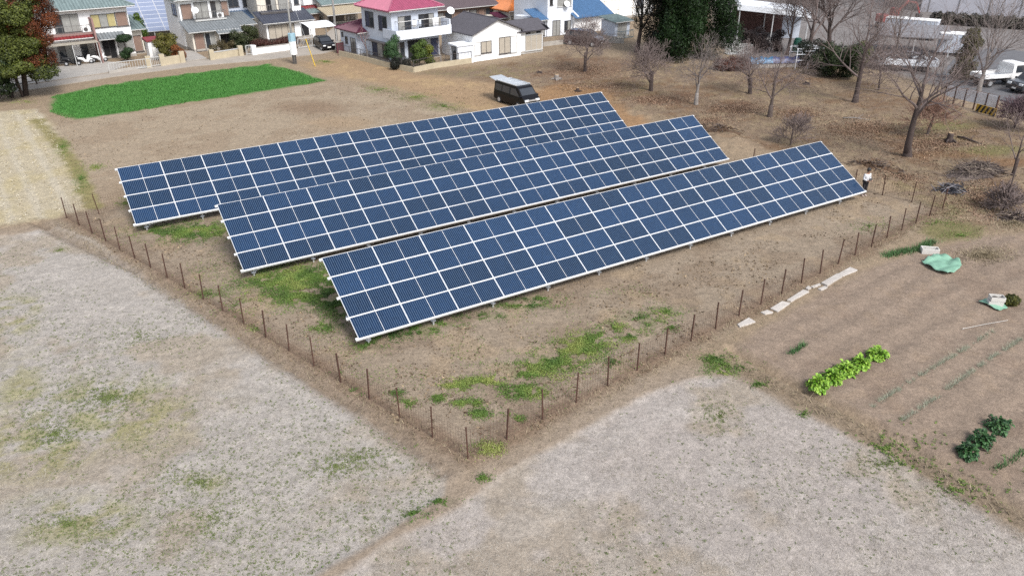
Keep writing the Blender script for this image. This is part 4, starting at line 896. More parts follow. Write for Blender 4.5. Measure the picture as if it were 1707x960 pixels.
leafy('conifer_tree', 'blackish conifer in the shade beside the huge dark one', 'tree', (1098, 88), [(R.uniform(-2.4, 2.6), R.uniform(-2, 2), z_, R.uniform(1.0, 1.5), 1.4) for z_ in np.linspace(1.0, 12.5, 46)], 60000, .12, c(8, 14, 8, .6), c(44, 50, 34, .6), [([(0, 0, -.3), (0, 0, 5), (.2, .1, 11)], [.34, .25, .06])], aspect=.28, up=-.2)
leafy('evergreen_tree', 'small olive conifer behind the fan shaped pale tree', 'tree', (1604, 134), ring_clumps(R, 18, .2, .9, .6, 4.6, .45, .8, 1., .5), 12000, .08, c(44, 46, 26, .6), c(118, 112, 70, .6), [([(0, 0, -.2), (0, 0, 3.6)], [.1, .03])])
leafy('evergreen_bush', 'dark green bushes around the foot of the tall straight tree', 'bush', (1395, 128), ring_clumps(R, 16, .6, 2.6, .5, 2.6, .7, 1.1, .8), 16000, .085, c(16, 26, 14, .6), c(72, 88, 44, .6))
leafy('evergreen_bush', 'dark scrub heap behind the lattice crates', 'bush', (1262, 84), ring_clumps(R, 14, .6, 2.4, .4, 2.0, .6, 1.0, .7), 10000, .085, c(40, 30, 30, .6), c(92, 76, 72, .6))
leafy('evergreen_bush', 'yellowish green bush growing beside the junk trailer', 'bush', (1432, 112), ring_clumps(R, 8, .2, .9, .5, 2.4, .5, .8, .9), 6000, .08, c(50, 60, 24, .6), c(130, 136, 70, .6))
leafy('evergreen_bush', 'dark bush mass under the purple twigged tree', 'bush', (1352, 110), ring_clumps(R, 14, .5, 2.2, .4, 2.2, .6, 1.0, .8), 11000, .085, c(14, 20, 16, .6), c(48, 58, 44, .6))
leafy('clipped_pine', 'clipped pine with rounded tiers in front of the entrance porch', 'tree', (213, 103), [(.1, 0, 2.5, .8, .42), (-.3, .1, 2.3, .5, .3), (.35, -.1, 1.2, .55, .35), (-.1, 0, .75, .6, .45), (.5, .1, 2.6, .5, .3)], 7000, .06, c(14, 30, 16, .6), c(64, 96, 50, .6), [([(0, 0, -.2), (.12, 0, 1.2), (.0, 0, 2.4)], [.09, .07, .04])])
leafy('evergreen_bush', 'bright green conical bush behind the clipped pine', 'bush', (242, 82), [(0, 0, .9, .8, .9), (0, 0, 2.0, .75, .9), (-.1, 0, 3.0, .6, .8), (-.2, 0, 3.7, .4, .5)], 7000, .07, c(30, 52, 14, .6), c(112, 140, 44, .6))
leafy('evergreen_bush', 'yellow green leafy shrub between the white shed and the driveway', 'bush', (283, 102), ring_clumps(R, 10, .3, .9, .6, 2.7, .5, .75, .85), 9000, .07, c(44, 50, 18, .6), c(136, 130, 58, .6))
leafy('evergreen_bush', 'rusty orange shrub at the mouth of the second driveway', 'bush', (300, 103), ring_clumps(R, 8, .3, .8, .4, 1.3, .4, .6, .8), 6000, .06, c(84, 44, 24, .6), c(168, 104, 54, .6))
leafy('evergreen_bush', 'round dark shrub under the tiled porch of the cream house', 'bush', (402, 88), ring_clumps(R, 8, .2, .7, .5, 1.9, .5, .7, .85), 7000, .065, c(20, 30, 16, .6), c(82, 92, 52, .6))
leafy('evergreen_bush', 'tall dark shrub between the cream house and the arched doorway house', 'bush', (421, 80), ring_clumps(R, 8, .2, .6, .5, 2.5, .5, .7, .9), 7000, .065, c(20, 30, 16, .6), c(88, 98, 56, .6))
leafy('evergreen_bush', 'brownish low shrubs behind the white lattice wall', 'bush', (378, 91), ring_clumps(R, 10, .4, 1.5, .4, 1.2, .4, .6, .7), 6000, .06, c(48, 44, 26, .6), c(120, 106, 70, .6))
leafy('hedge', 'dark red brown hedge above the white rendered wall', 'hedge', (462, 85), [(x*.42-2.2, x*.32-1.6, .95+.15*math.sin(x), .45, .5) for x in range(11)], 9000, .06, c(44, 24, 22, .6), c(112, 68, 58, .6))
leafy('evergreen_tree', 'small green garden tree at the corner of the magenta roofed house', 'tree', (655, 112), ring_clumps(R, 9, .2, .6, .9, 2.8, .45, .65, .9), 8000, .06, c(22, 48, 24, .6), c(88, 124, 76, .6), [([(0, 0, -.2), (0, 0, 2)], [.06, .03])])
leafy('evergreen_tree', 'round green citrus tree in front of the balcony', 'tree', (700, 114), ring_clumps(R, 9, .2, .7, .9, 2.5, .45, .65, .85), 8000, .06, c(30, 52, 16, .6), c(108, 132, 56, .6), [([(0, 0, -.2), (0, 0, 2)], [.06, .03])])
leafy('evergreen_bush', 'lime green bush beside the citrus tree on the garden wall', 'bush', (716, 112), ring_clumps(R, 7, .1, .4, .4, 1.8, .4, .55, .9), 6000, .055, c(52, 66, 20, .6), c(146, 154, 62, .6))
leafy('evergreen_bush', 'blackish hedge block at the bend of the garden wall', 'bush', (668, 116), [(-.6, -.3, .6, .5, .6), (0, 0, .6, .5, .6), (.6, .3, .6, .5, .6)], 5000, .055, c(10, 12, 10, .6), c(44, 48, 36, .6))
leafy('evergreen_bush', 'dark hedge running between the yard and the pale building', 'hedge', (1560, 40), [(x*1.3, -x*.75, .8, 1.0, .9) for x in range(0, 34)], 26000, .14, c(30, 30, 24, .6), c(84, 80, 66, .6))
leafy('evergreen_bush', 'russet bush heap beside the blue tarpaulin pile', 'bush', (1218, 117), [(-1, 0, .5, 1.0, .7), (.2, 0, .6, 1.1, .8), (1.3, .2, .5, .9, .7)], 8000, .07, c(60, 30, 24, .6), c(126, 78, 62, .6))
leafy('evergreen_bush', 'compact olive shrub beside the stacked white boxes', 'bush', (1683, 507), [(0, 0, .25, .34, .28), (.2, .05, .22, .24, .22), (-.2, 0, .2, .22, .2)], 4000, .035, c(40, 48, 16, .6), c(120, 120, 44, .6))
# ---------------------------------------------------------------- vehicles
M_TYRE = mat('tyre_rubber', (.02, .02, .022), .85, .1); M_RIM = mat('wheel_rim', (.55, .56, .58), .35, .05, metal=.5)
M_HEAD = mat('headlight_glass', (.75, .78, .8), .1, .03, spec=.8); M_BLACKP = mat('black_paint', (.006, .006, .008), .25, .05, spec=.22, coat=.06)
M_WHITEP = mat('white_paint', (.80, .80, .80), .3, .03, coat=.5); M_SILV = mat('silver_sheet_and_sky_sheen', (.6, .62, .64), .35, .08, metal=.6); M_PLATE = mat('number_plate', (.78, .78, .74), .5, .02)
def vehicle(name, label, cat, base, rz, prof, W, paint, belt, roofz, side_w, screen, rear=None, wheels=(.8, 3.8), wr=.32, lamps=None, tumble=.10, plate=True, z0=.0):
    "prof: (x,z) outline, nose at +x; drawn once and given width with tumblehome above the belt line"
    g = P3(*base); o = thing(name, label, cat, (g[0], g[1], g[2]+z0), rz)
    def hw(z): return W/2-(tumble*max(0., z-belt)/max(.01, roofz-belt))
    n = len(prof); b = MB()
    b.add([(x, -hw(z), z) for x, z in prof]+[(x, hw(z), z) for x, z in prof], [tuple(range(n)), tuple(range(2*n-1, n-1, -1))]+[(i, n+i, n+(i+1) % n, (i+1) % n) for i in range(n)])
    bd = b.obj('body', paint, o, bevel=.05)
    for poly in side_w:
        for sg in (-1, 1):
            b = MB(); v = [(x, sg*(hw(z)+.012), z) for x, z in poly]+[(x, sg*(hw(z)-.02), z) for x, z in poly]; k = len(poly)
            b.add(v, [tuple(range(k))]+[(i, (i+1) % k, k+(i+1) % k, k+i) for i in range(k)]); b.obj('side_window', M_GLASS, bd)
    for nm, sc_ in (('windscreen', screen), ('rear_window', rear)):
        if not sc_: continue
        (xa, za), (xb, zb) = sc_; d = np.array((zb-za, -(xb-xa))); d = d/np.linalg.norm(d)*.015*(1 if nm == 'windscreen' else -1)
        if (d[0] < 0) == (nm == 'windscreen'): d = -d
        b = MB(); ia, ib = hw(za)-.1, hw(zb)-.1
        b.add([(xa+d[0], -ia, za+d[1]), (xa+d[0], ia, za+d[1]), (xb+d[0], ib, zb+d[1]), (xb+d[0], -ib, zb+d[1])], [(0, 1, 2, 3)]); q = b.obj(nm, M_GLASS, bd); q.modifiers.new('s', 'SOLIDIFY').thickness = .02
    for x in wheels:
        for sg in (-1, 1):
            b = MB(); b.tube([(x, sg*(W/2-.20), wr), (x, sg*(W/2-.19), wr), (x, sg*(W/2+.005), wr), (x, sg*(W/2+.015), wr)], [wr*.9, wr, wr, wr*.92], 18); t_ = b.obj('wheel', M_TYRE, o, True)
            b = MB(); b.tube([(x, sg*(W/2-.02), wr), (x, sg*(W/2+.022), wr), (x, sg*(W/2+.026), wr)], [wr*.62, wr*.6, wr*.2], 14); b.obj('rim', M_RIM, t_)
    xf = max(x for x, z in prof)
    for (z, wd, ht) in (lamps or []):
        xs = [x for x, zz in prof if abs(zz-z) < .45]; xx = max(xs)
        for sg in (-1, 1): MB().box(xx-.12, xx+.015, sg*(W/2-.08)-(wd if sg > 0 else 0), sg*(W/2-.08)+(0 if sg > 0 else wd), z-ht/2, z+ht/2).obj('headlight', M_HEAD, bd, bevel=.02)
    for sg in (-1, 1): MB().box(screen[0][0]-.15, screen[0][0]+.02, sg*(W/2+.06)-.09, sg*(W/2+.06)+.09, belt+.02, belt+.2).obj('mirror', paint, bd, bevel=.03)
    if plate: MB().box(xf-.01, xf+.02, -.2, .2, .42, .56).obj('number_plate', M_PLATE, bd)
    return o, bd, hw
vp = [(0, .38), (0, .9), (.06, 1.3), (.18, 1.92), (.4, 1.99), (3.3, 1.99), (3.6, 1.93), (4.25, 1.22), (4.62, 1.02), (4.72, .75), (4.72, .4), (4.6, .28), (.15, .28)]
VAN_RZ = math.radians(-54)
VAN = o, bd, hw = vehicle('van', 'black van with its rear hatch raised parked on the dirt track', 'van', (836, 166), VAN_RZ, vp, 1.72, M_BLACKP, 1.05, 1.99,
    [[(.25, 1.15), (.3, 1.75), (1.25, 1.75), (1.25, 1.15)], [(1.35, 1.15), (1.35, 1.75), (2.45, 1.75), (2.45, 1.15)], [(2.6, 1.12), (2.6, 1.74), (3.3, 1.74), (3.85, 1.2), (3.85, 1.12)]], ((4.22, 1.26), (3.62, 1.88)), None, (.85, 3.75), .32, [(.85, .42, .2)])
for x in (.5, 1.5, 2.5, 3.2): MB().box(x, x+.05, -.78, .78, 2.06, 2.1).obj('roof_bar', M_SILV, o)
for sg in (-1, 1): MB().box(.3, 3.4, sg*.74-.03, sg*.74+.03, 2.0, 2.06).obj('roof_rail', M_SILV, o)
MB().box(.35, 3.35, -.7, .7, 1.997, 2.012).obj('roof_sky_sheen', M_SILV, o)  # thin silver layer over the black roof, painting the sky's reflection
b = MB(); b.add([(.15, -.72, 1.95), (.15, .72, 1.95), (-.95, .66, 2.12), (-1.15, .6, 2.0), (-1.15, -.6, 2.0), (-.95, -.66, 2.12)], [(0, 1, 2, 5), (5, 2, 3, 4)]); q = b.obj('rear_hatch', M_SILV, o); q.modifiers.new('s', 'SOLIDIFY').thickness = .05
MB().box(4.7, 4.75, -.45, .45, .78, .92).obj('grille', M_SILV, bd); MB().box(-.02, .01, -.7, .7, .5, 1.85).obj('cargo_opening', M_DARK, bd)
car_p = [(0, .35), (0, .85), (.1, 1.0), (.5, 1.38), (.9, 1.46), (1.9, 1.46), (2.3, 1.36), (2.85, .98), (3.65, .86), (3.8, .68), (3.8, .35), (3.6, .24), (.2, .24)]
cw = [[(.35, .98), (.65, 1.34), (1.45, 1.36), (1.45, .98)], [(1.55, .98), (1.55, 1.36), (2.15, 1.32), (2.65, .98)]]
vehicle('car', 'small black car parked under the carport', 'car', (533, 78), math.radians(-60), car_p, 1.55, M_BLACKP, .92, 1.46, cw, ((2.82, 1.0), (2.3, 1.35)), ((.12, 1.02), (.5, 1.36)), (.65, 3.1), .29, [(.68, .3, .14)])
mv_p = [(0, .35), (0, .9), (.1, 1.2), (.3, 1.72), (.7, 1.8), (2.9, 1.8), (3.3, 1.68), (3.9, 1.15), (4.5, .98), (4.65, .75), (4.65, .35), (4.4, .24), (.2, .24)]
mw = [[(.3, 1.15), (.45, 1.62), (1.3, 1.66), (1.3, 1.15)], [(1.4, 1.15), (1.4, 1.66), (2.3, 1.66), (2.3, 1.15)], [(2.4, 1.15), (2.4, 1.66), (3.1, 1.6), (3.7, 1.15)]]
vehicle('car', 'dark minivan parked in front of the blue roofed house', 'car', (945, 73), math.radians(-30), mv_p, 1.7, mat('dark_maroon_paint', (.03, .014, .016), .2, .05, coat=.8), 1.08, 1.8, mw, ((3.86, 1.18), (3.3, 1.66)), ((.12, 1.22), (.32, 1.7)), (.8, 3.8), .32, [(.8, .35, .18)])
suv_p = [(0, .42), (0, .95), (.1, 1.15), (.35, 1.66), (.8, 1.74), (2.5, 1.74), (2.95, 1.62), (3.45, 1.15), (4.4, 1.02), (4.55, .8), (4.55, .42), (4.4, .3), (.2, .3)]
sw = [[(.35, 1.1), (.5, 1.56), (1.3, 1.6), (1.3, 1.1)], [(1.4, 1.1), (1.4, 1.6), (2.15, 1.6), (2.15, 1.1)], [(2.25, 1.1), (2.25, 1.6), (2.8, 1.56), (3.25, 1.1)]]
vehicle('car', 'dark grey utility car parked beside the white truck', 'car', (1747, 150), math.radians(200), suv_p, 1.75, mat('charcoal_paint', (.025, .027, .03), .22, .05, coat=.8), 1.05, 1.74, sw, ((3.42, 1.18), (2.95, 1.6)), ((.12, 1.18), (.36, 1.62)), (.85, 3.6), .36, [(.85, .4, .2)], z0=.06)
vehicle('car', 'white car partly cut off beside the dark utility car', 'car', (1772, 176), math.radians(198), car_p, 1.6, M_WHITEP, .92, 1.46, cw, ((2.82, 1.0), (2.3, 1.35)), ((.12, 1.02), (.5, 1.36)), (.65, 3.1), .29, [(.68, .3, .14)], z0=.06)
tk_p = [(3.0, .45), (3.0, 1.0), (3.02, 2.05), (3.2, 2.15), (4.15, 2.12), (4.35, 2.0), (4.75, 1.25), (4.82, .9), (4.82, .45), (4.6, .32), (3.2, .32)]
def truck(label, base, rz, s=1.):
    o, bd, hw = vehicle('truck', label, 'truck', base, rz, tk_p, 1.75, M_WHITEP, 1.2, 2.1, [[(3.35, 1.25), (3.35, 1.9), (4.1, 1.9), (4.5, 1.28)]], ((4.72, 1.32), (4.36, 1.96)), ((3.005, 1.2), (3.01, 1.9)), (.75, 4.0), .36, [(.8, .35, .2)], z0=.06)
    b = MB(); b.box(-.05, 2.95, -.9, .9, .82, .92); b.obj('bed', M_SILV, o)
    for nm, a in (('side_board', (-.05, 2.95, -.94, -.9, .84, 1.22)), ('side_board', (-.05, 2.95, .9, .94, .84, 1.22)), ('tail_board', (-.1, -.05, -.94, .94, .84, 1.22)), ('headboard', (2.93, 2.98, -.9, .9, .92, 1.95))): MB().box(*a).obj(nm, M_WHITEP, o)
    MB().box(.0, 3.2, -.35, .35, .5, .81).obj('chassis', M_FRAME, o)
truck('white flatbed truck with empty bed parked in the asphalt lot', (1626, 145), math.radians(14))
VAN[0].scale = (.97, 1, .93)
# scooters
def scooter(label, base, rz, m, k):
    g = G(*base); o = thing('scooter', label, 'scooter', (g[0], g[1], .09), rz)
    for x in (0., 1.2):
        b = MB(); b.tube([(x, -.06, .24), (x, -.05, .24), (x, .05, .24), (x, .06, .24)], [.2, .24, .24, .2], 14); w_ = b.obj('wheel', M_TYRE, o, True); MB().tube([(x, -.065, .24), (x, .065, .24)], .12, 10).obj('rim', M_RIM, w_)
    b = MB(); b.prism([(-.15, .0), (0, .0)], 0, 0) if 0 else None
    b.tube([(-.25, 0, .62), (.05, 0, .66), (.45, 0, .52), (.6, 0, .3), (.9, 0, .28), (1.0, 0, .6), (1.08, 0, .95)], [.1, .19, .17, .16, .17, .2, .1], 8); b.obj('body', m, o, True)
    b = MB(); b.tube([(-.3, 0, .74), (.1, 0, .76), (.48, 0, .72)], [.1, .16, .1], 8); b.obj('seat', M_TYRE, o, True)
    b = MB(); b.tube([(1.02, -.33, 1.02), (1.08, 0, .98), (1.02, .33, 1.02)], .03, 6); b.tube([(1.1, 0, .9), (1.22, 0, .3)], .035, 6); b.obj('handlebar', M_FRAME, o)
    MB().lathe([(.02, 0), (.09, .03), (.1, .08), (.03, .12)], 10).obj('headlight', M_HEAD, o, True, loc=(1.13, 0, .82))
    MB().tube([(1.02, 0, .4), (1.2, 0, .5), (1.38, 0, .42)], [.06, .1, .05], 8).obj('front_fender', m, o, True)
    return o
scooter('dark scooter parked under the awning beside two white ones', (112, 112), math.radians(20), M_BLACKP, 0)
scooter('white scooter standing in the middle under the awning', (133, 109), math.radians(24), M_WHITEP, 1)
scooter('white scooter parked against the pink fin wall', (157, 106), math.radians(28), M_WHITEP, 2)
# ---------------------------------------------------------------- yard behind the orchard
g = G(1244, 66); o = thing('open_shed', 'open steel shed with white sheet roof and dark interior', 'shed', (g[0], g[1], 0), math.radians(-8))
b = MB(); b.prism([(-1.5, -.5), (7.2, -.5), (7.2, 6), (-1.5, 6)], [4.0, 3.2, 3.2, 4.0], [4.15, 3.35, 3.35, 4.15]); b.obj('roof', M_WHITE2, o)
b = MB()
for k in range(22): b.box(-1.4+k*.4, -1.36+k*.4, -.5, 6, 3.36, 4.16-(k*.4)*.092) if 0 else None
MB().prism([(-1.6, -.62), (7.3, -.62), (7.3, -.51), (-1.6, -.51)], [3.55, 2.75, 2.75, 3.55], [4.2, 3.4, 3.4, 4.2]).obj('fascia', M_WHITE2, o)
for x, zt in ((-1.3, 3.95), (2.8, 3.55), (7.0, 3.15)):
    MB().box(x, x+.12, -.45, -.33, -.2, zt).obj('post', M_GALV, o); MB().box(x, x+.12, 5.8, 5.92, -.2, zt).obj('post', M_GALV, o)
MB().box(-1.4, 7.1, 5.93, 6.0, -.2, 3.1).obj('back_wall', mat('rusty_sheet', c(110, 78, 72, .6), .8, .2, 3), o)
MB().box(4.4, 6.6, 1.5, 1.6, -.2, 3.0).obj('panel_wall', M_BLUEW, o)
# pipe rack, tarpaulin pile, blocks, barrel, crates
g = G(1325, 116); o = thing('pipe_rack', 'rack of pale scaffold pipes beside the green barrel', 'rack', (g[0], g[1], 0), math.radians(8))
for x in (0, 1.4, 2.8):
    for y in (0, 1.6): MB().tube([(x, y, -.1), (x, y, 2.1)], .04, 6).obj('upright', M_WHITE2, o)
for y in (0, 1.6):
    for z in (.9, 1.5, 2.05): MB().tube([(-.1, y, z), (2.9, y, z)], .035, 6).obj('bar', M_WHITE2, o)
for k in range(9): MB().tube([(.15+.3*k, -.2, 2.1), (.15+.3*k, 1.8, 2.12)], .03, 6).obj('pipe', M_FRAMEW, o)
g = G(1245, 115); o = thing('tarpaulin_pile', 'long pile under bright blue and navy tarpaulins on grey blocks', 'pile', (g[0], g[1], 0), math.radians(6))
for k in range(9): MB().box(k*.62, k*.62+.6, 0, .8, 0, .45+.04*(k % 2)).obj('block', M_CONC, o, bevel=.02)
def lumpy_sheet(nx_, ny_, w_, d_, zf, th=.02):
    b = MB()
    for i in range(nx_+1):
        for j in range(ny_+1):
            x, y = w_*i/nx_, d_*j/ny_; b.v.append((x, y, zf(x, y)))
    for i in range(nx_):
        for j in range(ny_): a = i*(ny_+1)+j; b.f.append((a, a+ny_+1, a+ny_+2, a+1)); b.mi.append(0)
    return b
def tz(x, y): return .5+.55*math.sin(math.pi*min(1, max(0, y/1.0)))**.5*(1+.12*math.sin(x*5)) + .05*math.sin(x*11+y*7)
q = lumpy_sheet(14, 8, 2.7, 1.0, tz).obj('tarpaulin', mat('blue_tarpaulin', c(70, 132, 178, .6), .45, .08, 4), o, True, loc=(.1, -.1, 0)); q = lumpy_sheet(14, 8, 2.9, 1.0, tz).obj('tarpaulin', mat('navy_tarpaulin', c(78, 88, 138, .6), .45, .08, 4), o, True, loc=(2.75, -.1, 0))
g = G(1327, 88); o = thing('barrel', 'tall green plastic barrel behind the pipe rack', 'barrel', (g[0], g[1], 0)); m_ = mat('green_plastic', c(50, 124, 104, .6), .5, .08)
MB().lathe([(.42, 0), (.46, .2), (.46, 1.3), (.36, 1.5)], 16).obj('drum', m_, o, True); MB().lathe([(.38, 1.5), (.39, 1.53), (.3, 1.62), (.1, 1.65)], 16).obj('lid', m_, o, True)
for k in range(3): MB().tube([(math.cos(k*2.1)*.3, math.sin(k*2.1)*.3, -.1), (math.cos(k*2.1)*.3, math.sin(k*2.1)*.3, .02)], .05, 6).obj('foot', M_FRAME, o)
for k, (u, v, lb) in enumerate([(1213, 92, 'white lattice crate beside the conifer, taller of two'), (1232, 91, 'white lattice crate next to the tarpaulin pile, lower of two')]):
    g = G(u, v); o = thing('lattice_crate', lb, 'crate', (g[0], g[1], 0), .1); ht = 1.3-.3*k; b = MB(); wd = 1.5
    for y in (0, 1.0):
        for i in range(8): b.box(wd*i/7-.02, wd*i/7+.02, y-.02, y+.02, 0, ht)
        for z in (.05, ht/3, ht*2/3, ht): b.box(-.02, wd+.02, y-.022, y+.022, z-.03, z+.02)
    b.obj('slat_side', M_FRAMEW, o)
    b = MB()
    for x in (0, wd):
        for i in range(5): b.box(x-.021, x+.021, i*.25-.02, i*.25+.02, 0, ht-.001)
    tag(b.obj('slat_end', M_FRAMEW, o), kind='stuff'); MB().box(0, wd, 0, 1, .03, .06).obj('base', M_FRAMEW, o)
g = G(1462, 118); o = thing('junk_trailer', 'long white sided trailer loaded with grey scrap', 'trailer', (g[0], g[1], 0), math.radians(-14)); R = random.Random(3)
MB().box(0, 5.6, 0, 2.2, .7, .8).obj('bed', M_FRAME, o)
for nm, a in (('side_board', (0, 5.6, -.06, 0, .62, 1.25)), ('side_board', (0, 5.6, 2.2, 2.26, .62, 1.25)), ('end_board', (-.06, 0, -.06, 2.26, .62, 1.25)), ('end_board', (5.6, 5.66, -.06, 2.26, .62, 1.25))): MB().box(*a).obj(nm, M_WHITE2, o)
for x in (1.0, 1.9, 4.6):
    for y in (.1, 2.1): b = MB(); b.tube([(x, y-.12, .36), (x, y+.12, .36)], .36, 14); b.obj('wheel', M_TYRE, o)
M_SCRAP = mat('grey_scrap', c(128, 124, 130, .6), .6, .3, 5, metal=.3)
for k in range(46):
    L = R.uniform(.4, 2.2); b = MB(); b.box(-L/2, L/2, -.08, .08, -.05, .05); b.obj('scrap_piece', M_SCRAP if k % 3 else M_FRAME, o, loc=(R.uniform(.7, 4.9), R.uniform(.3, 1.9), R.uniform(.95, 1.75)), rot=(R.uniform(-.6, .6), R.uniform(-.5, .5), R.uniform(0, 3)))
g = G(1500, 92); o = thing('canopy', 'grey sheet roofed lean-to behind the junk trailer', 'shelter', (g[0], g[1], 0), math.radians(-20))
MB().prism([(-2.5, 0), (5, 0), (5, 5), (-2.5, 5)], [1.9, 1.9, 2.6, 2.6], [2.0, 2.0, 2.7, 2.7]).obj('roof', mat('grey_sheet', c(150, 148, 152, .6), .6, .15, 2), o)
for x in (-2.3, 1.2, 4.8):
    for y, zt in ((.1, 1.9), (4.8, 2.55)): MB().box(x, x+.1, y, y+.1, -.2, zt).obj('post', M_GALV, o)
for k, (u, v, L, az, lb) in enumerate([(1470, 62, 6.0, -35, 'white roofed parked lorry body beyond the junk trailer'), (1560, 92, 3.2, -25, 'small white storage container near the fan shaped tree')]):
    g = G(u, v); o = thing('container', lb, 'container', (g[0], g[1], 0), math.radians(az)); MB().box(0, L, 0, 2.1, .3, 2.3).obj('box', M_BLUEW, o, bevel=.05); MB().box(-.03, L+.03, -.03, 2.13, 2.3, 2.36).obj('lid', M_WHITE, o); MB().box(.1, L-.1, .2, 1.9, -.1, .3).obj('skid', M_FRAME, o)
    for i in range(int(L/.5)): MB().box(.2+i*.5, .26+i*.5, -.03, -.001, .35, 2.25).obj('rib', M_FRAMEW, o)
g = G(1478, 46); o = thing('excavator', 'red excavator with raised arm far back in the yard', 'excavator', (g[0], g[1], 0), math.radians(10)); m_ = mat('red_paint', c(188, 84, 80, .6), .45, .08, 2)
MB().box(-1.2, 1.2, -1.1, -.5, 0, .7).obj('crawler', M_FRAME, o, bevel=.2); MB().box(-1.2, 1.2, .5, 1.1, 0, .7).obj('crawler', M_FRAME, o, bevel=.2); MB().box(-1.4, .9, -.9, .9, .75, 1.7).obj('body', m_, o, bevel=.1); MB().box(-.1, .9, -.85, .0, 1.7, 2.6).obj('cab', m_, o, bevel=.08)
MB().tube([(.9, .4, 1.3), (2.6, .4, 3.2), (4.0, .4, 3.0)], [.2, .22, .14], 6).obj('boom', m_, o); MB().tube([(4.0, .4, 3.0), (4.8, .4, 1.6)], [.15, .1], 6).obj('arm', m_, o); MB().box(4.5, 5.1, .0, .8, .9, 1.6).obj('bucket', M_FRAME, o, bevel=.08)
# pale long building along the far edge of the yard
g = G(1570, 22); o = thing('warehouse', 'long pale grey warehouse beyond the dark hedge', 'building', (g[0], g[1], 0), math.radians(-28)); m_ = mat('pale_cladding', c(206, 206, 216, .6), .7, .06, .7)
MB().box(-3, 70, 0, 24, -.3, 6.5).obj('wall', m_, o); MB().prism([(-3.5, -.8), (70.5, -.8), (70.5, 12), (-3.5, 12)], [6.5, 6.5, 9, 9], [6.7, 6.7, 9.2, 9.2]).obj('roof', m_, o)
for k in range(18): MB().box(-2+k*4, -1.9+k*4, -.06, -.002, 0, 6.4).obj('panel_joint', M_METAL, o)
# sheet fence with striped barrier
g0, g1 = G(1572, 170), G(1657, 192); a = math.atan2(g1[1]-g0[1], g1[0]-g0[0]); L = np.hypot(*(g1-g0)[:2])
o = thing('sheet_fence', 'grey sheet fence panels on dark posts at the edge of the lot', 'fence', (g0[0], g0[1], 0), a)
n = 5
for k in range(n):
    MB().box(L*k/n+.04, L*(k+1)/n-.04, .0, .04, .55, 1.5).obj('panel', mat('grey_sheet_panel', (.62, .62, .65), .7, .1, 2), o)
for k in range(n+1): MB().box(L*k/n-.04, L*k/n+.04, -.05, .08, -.2, 1.6).obj('post', M_RUST, o)
g0 = G(1625, 187); o = thing('striped_barrier', 'yellow and black striped safety barrier below the grey sheet fence', 'barrier', (g0[0], g0[1], 0), a-.05)
b = MB(); b.cur = 0; wd, ht = 1.9, .62
b.box(0, wd, 0, .06, .08, .08+ht); b.obj('board', mat('yellow_board', c(214, 172, 60, .6), .6, .06), o)
for k in range(5):
    x = .05+k*.4; MB().add([(x, -.008, .081), (x+.19, -.008, .081), (min(x+.46, wd), -.008, .079+ht), (min(x+.27, wd-.01), -.008, .079+ht), (x, .003, .081), (x+.19, .003, .081), (min(x+.46, wd), .003, .079+ht), (min(x+.27, wd-.01), .003, .079+ht)], [(0, 1, 2, 3), (0, 4, 5, 1), (1, 5, 6, 2), (2, 6, 7, 3), (3, 7, 4, 0)]).obj('stripe', M_DARK, o)
for x in (.15, wd-.2): MB().box(x, x+.07, .06, .35, -.1, .5).obj('foot', M_FRAME, o)
# ---------------------------------------------------------------- person behind the array corner
M_SKIN = mat('skin', c(206, 160, 134, .55), .6, .04); M_SHIRT = mat('white_cotton', c(236, 236, 240, .62), .85, .05, 8); M_TROUS = mat('dark_cotton', c(44, 42, 48, .6), .85, .08, 8); M_HAIR = mat('black_hair', (.012, .011, .011), .5, .1); M_SHOE = mat('pale_shoes', c(210, 190, 180, .6), .7, .05)
def skin_obj(name, V, E, rad, m, parent, root=0):
    me = bpy.data.meshes.new(name); me.from_pydata(V, E, []); me.materials.append(m); o = link(name, me, parent)
    md = o.modifiers.new('skin', 'SKIN'); md.use_smooth_shade = True
    sv = me.skin_vertices[0].data
    for i, r in enumerate(rad): sv[i].radius = (r if isinstance(r, tuple) else (r, r)); sv[i].use_root = (i == root)
    s_ = o.modifiers.new('sub', 'SUBSURF'); s_.levels = 1; s_.render_levels = 2; return o
pg = P3(1438.5, 326.5); per = thing('person', 'person in white shirt and dark trousers standing behind the array corner', 'person', pg, math.radians(200))
BV = [(0, 0, .95), (0, .0, 1.15), (0, .02, 1.38), (0, .03, 1.47), (0, .06, 1.55), (0, .09, 1.63), (0, .08, 1.70),
      (.1, 0, .9), (.11, .03, .5), (.11, 0, .08), (.11, .12, .035), (-.1, 0, .9), (-.11, .0, .5), (-.11, -.03, .08), (-.11, .09, .035),
      (.19, .02, 1.38), (.25, .02, 1.12), (.14, .24, 1.05), (.1, .31, 1.06), (-.19, .02, 1.38), (-.25, .02, 1.12), (-.14, .24, 1.05), (-.1, .31, 1.06)]
BE = [(0, 1), (1, 2), (2, 3), (3, 4), (4, 5), (5, 6), (0, 7), (7, 8), (8, 9), (9, 10), (0, 11), (11, 12), (12, 13), (13, 14), (2, 15), (15, 16), (16, 17), (17, 18), (2, 19), (19, 20), (20, 21), (21, 22)]
BR = [.08, .075, .08, .05, .07, .085, .06, .085, .06, .04, .035, .085, .06, .04, .035, .055, .042, .032, .035, .055, .042, .032, .035]
skin_obj('body', BV, BE, BR, M_SKIN, per)
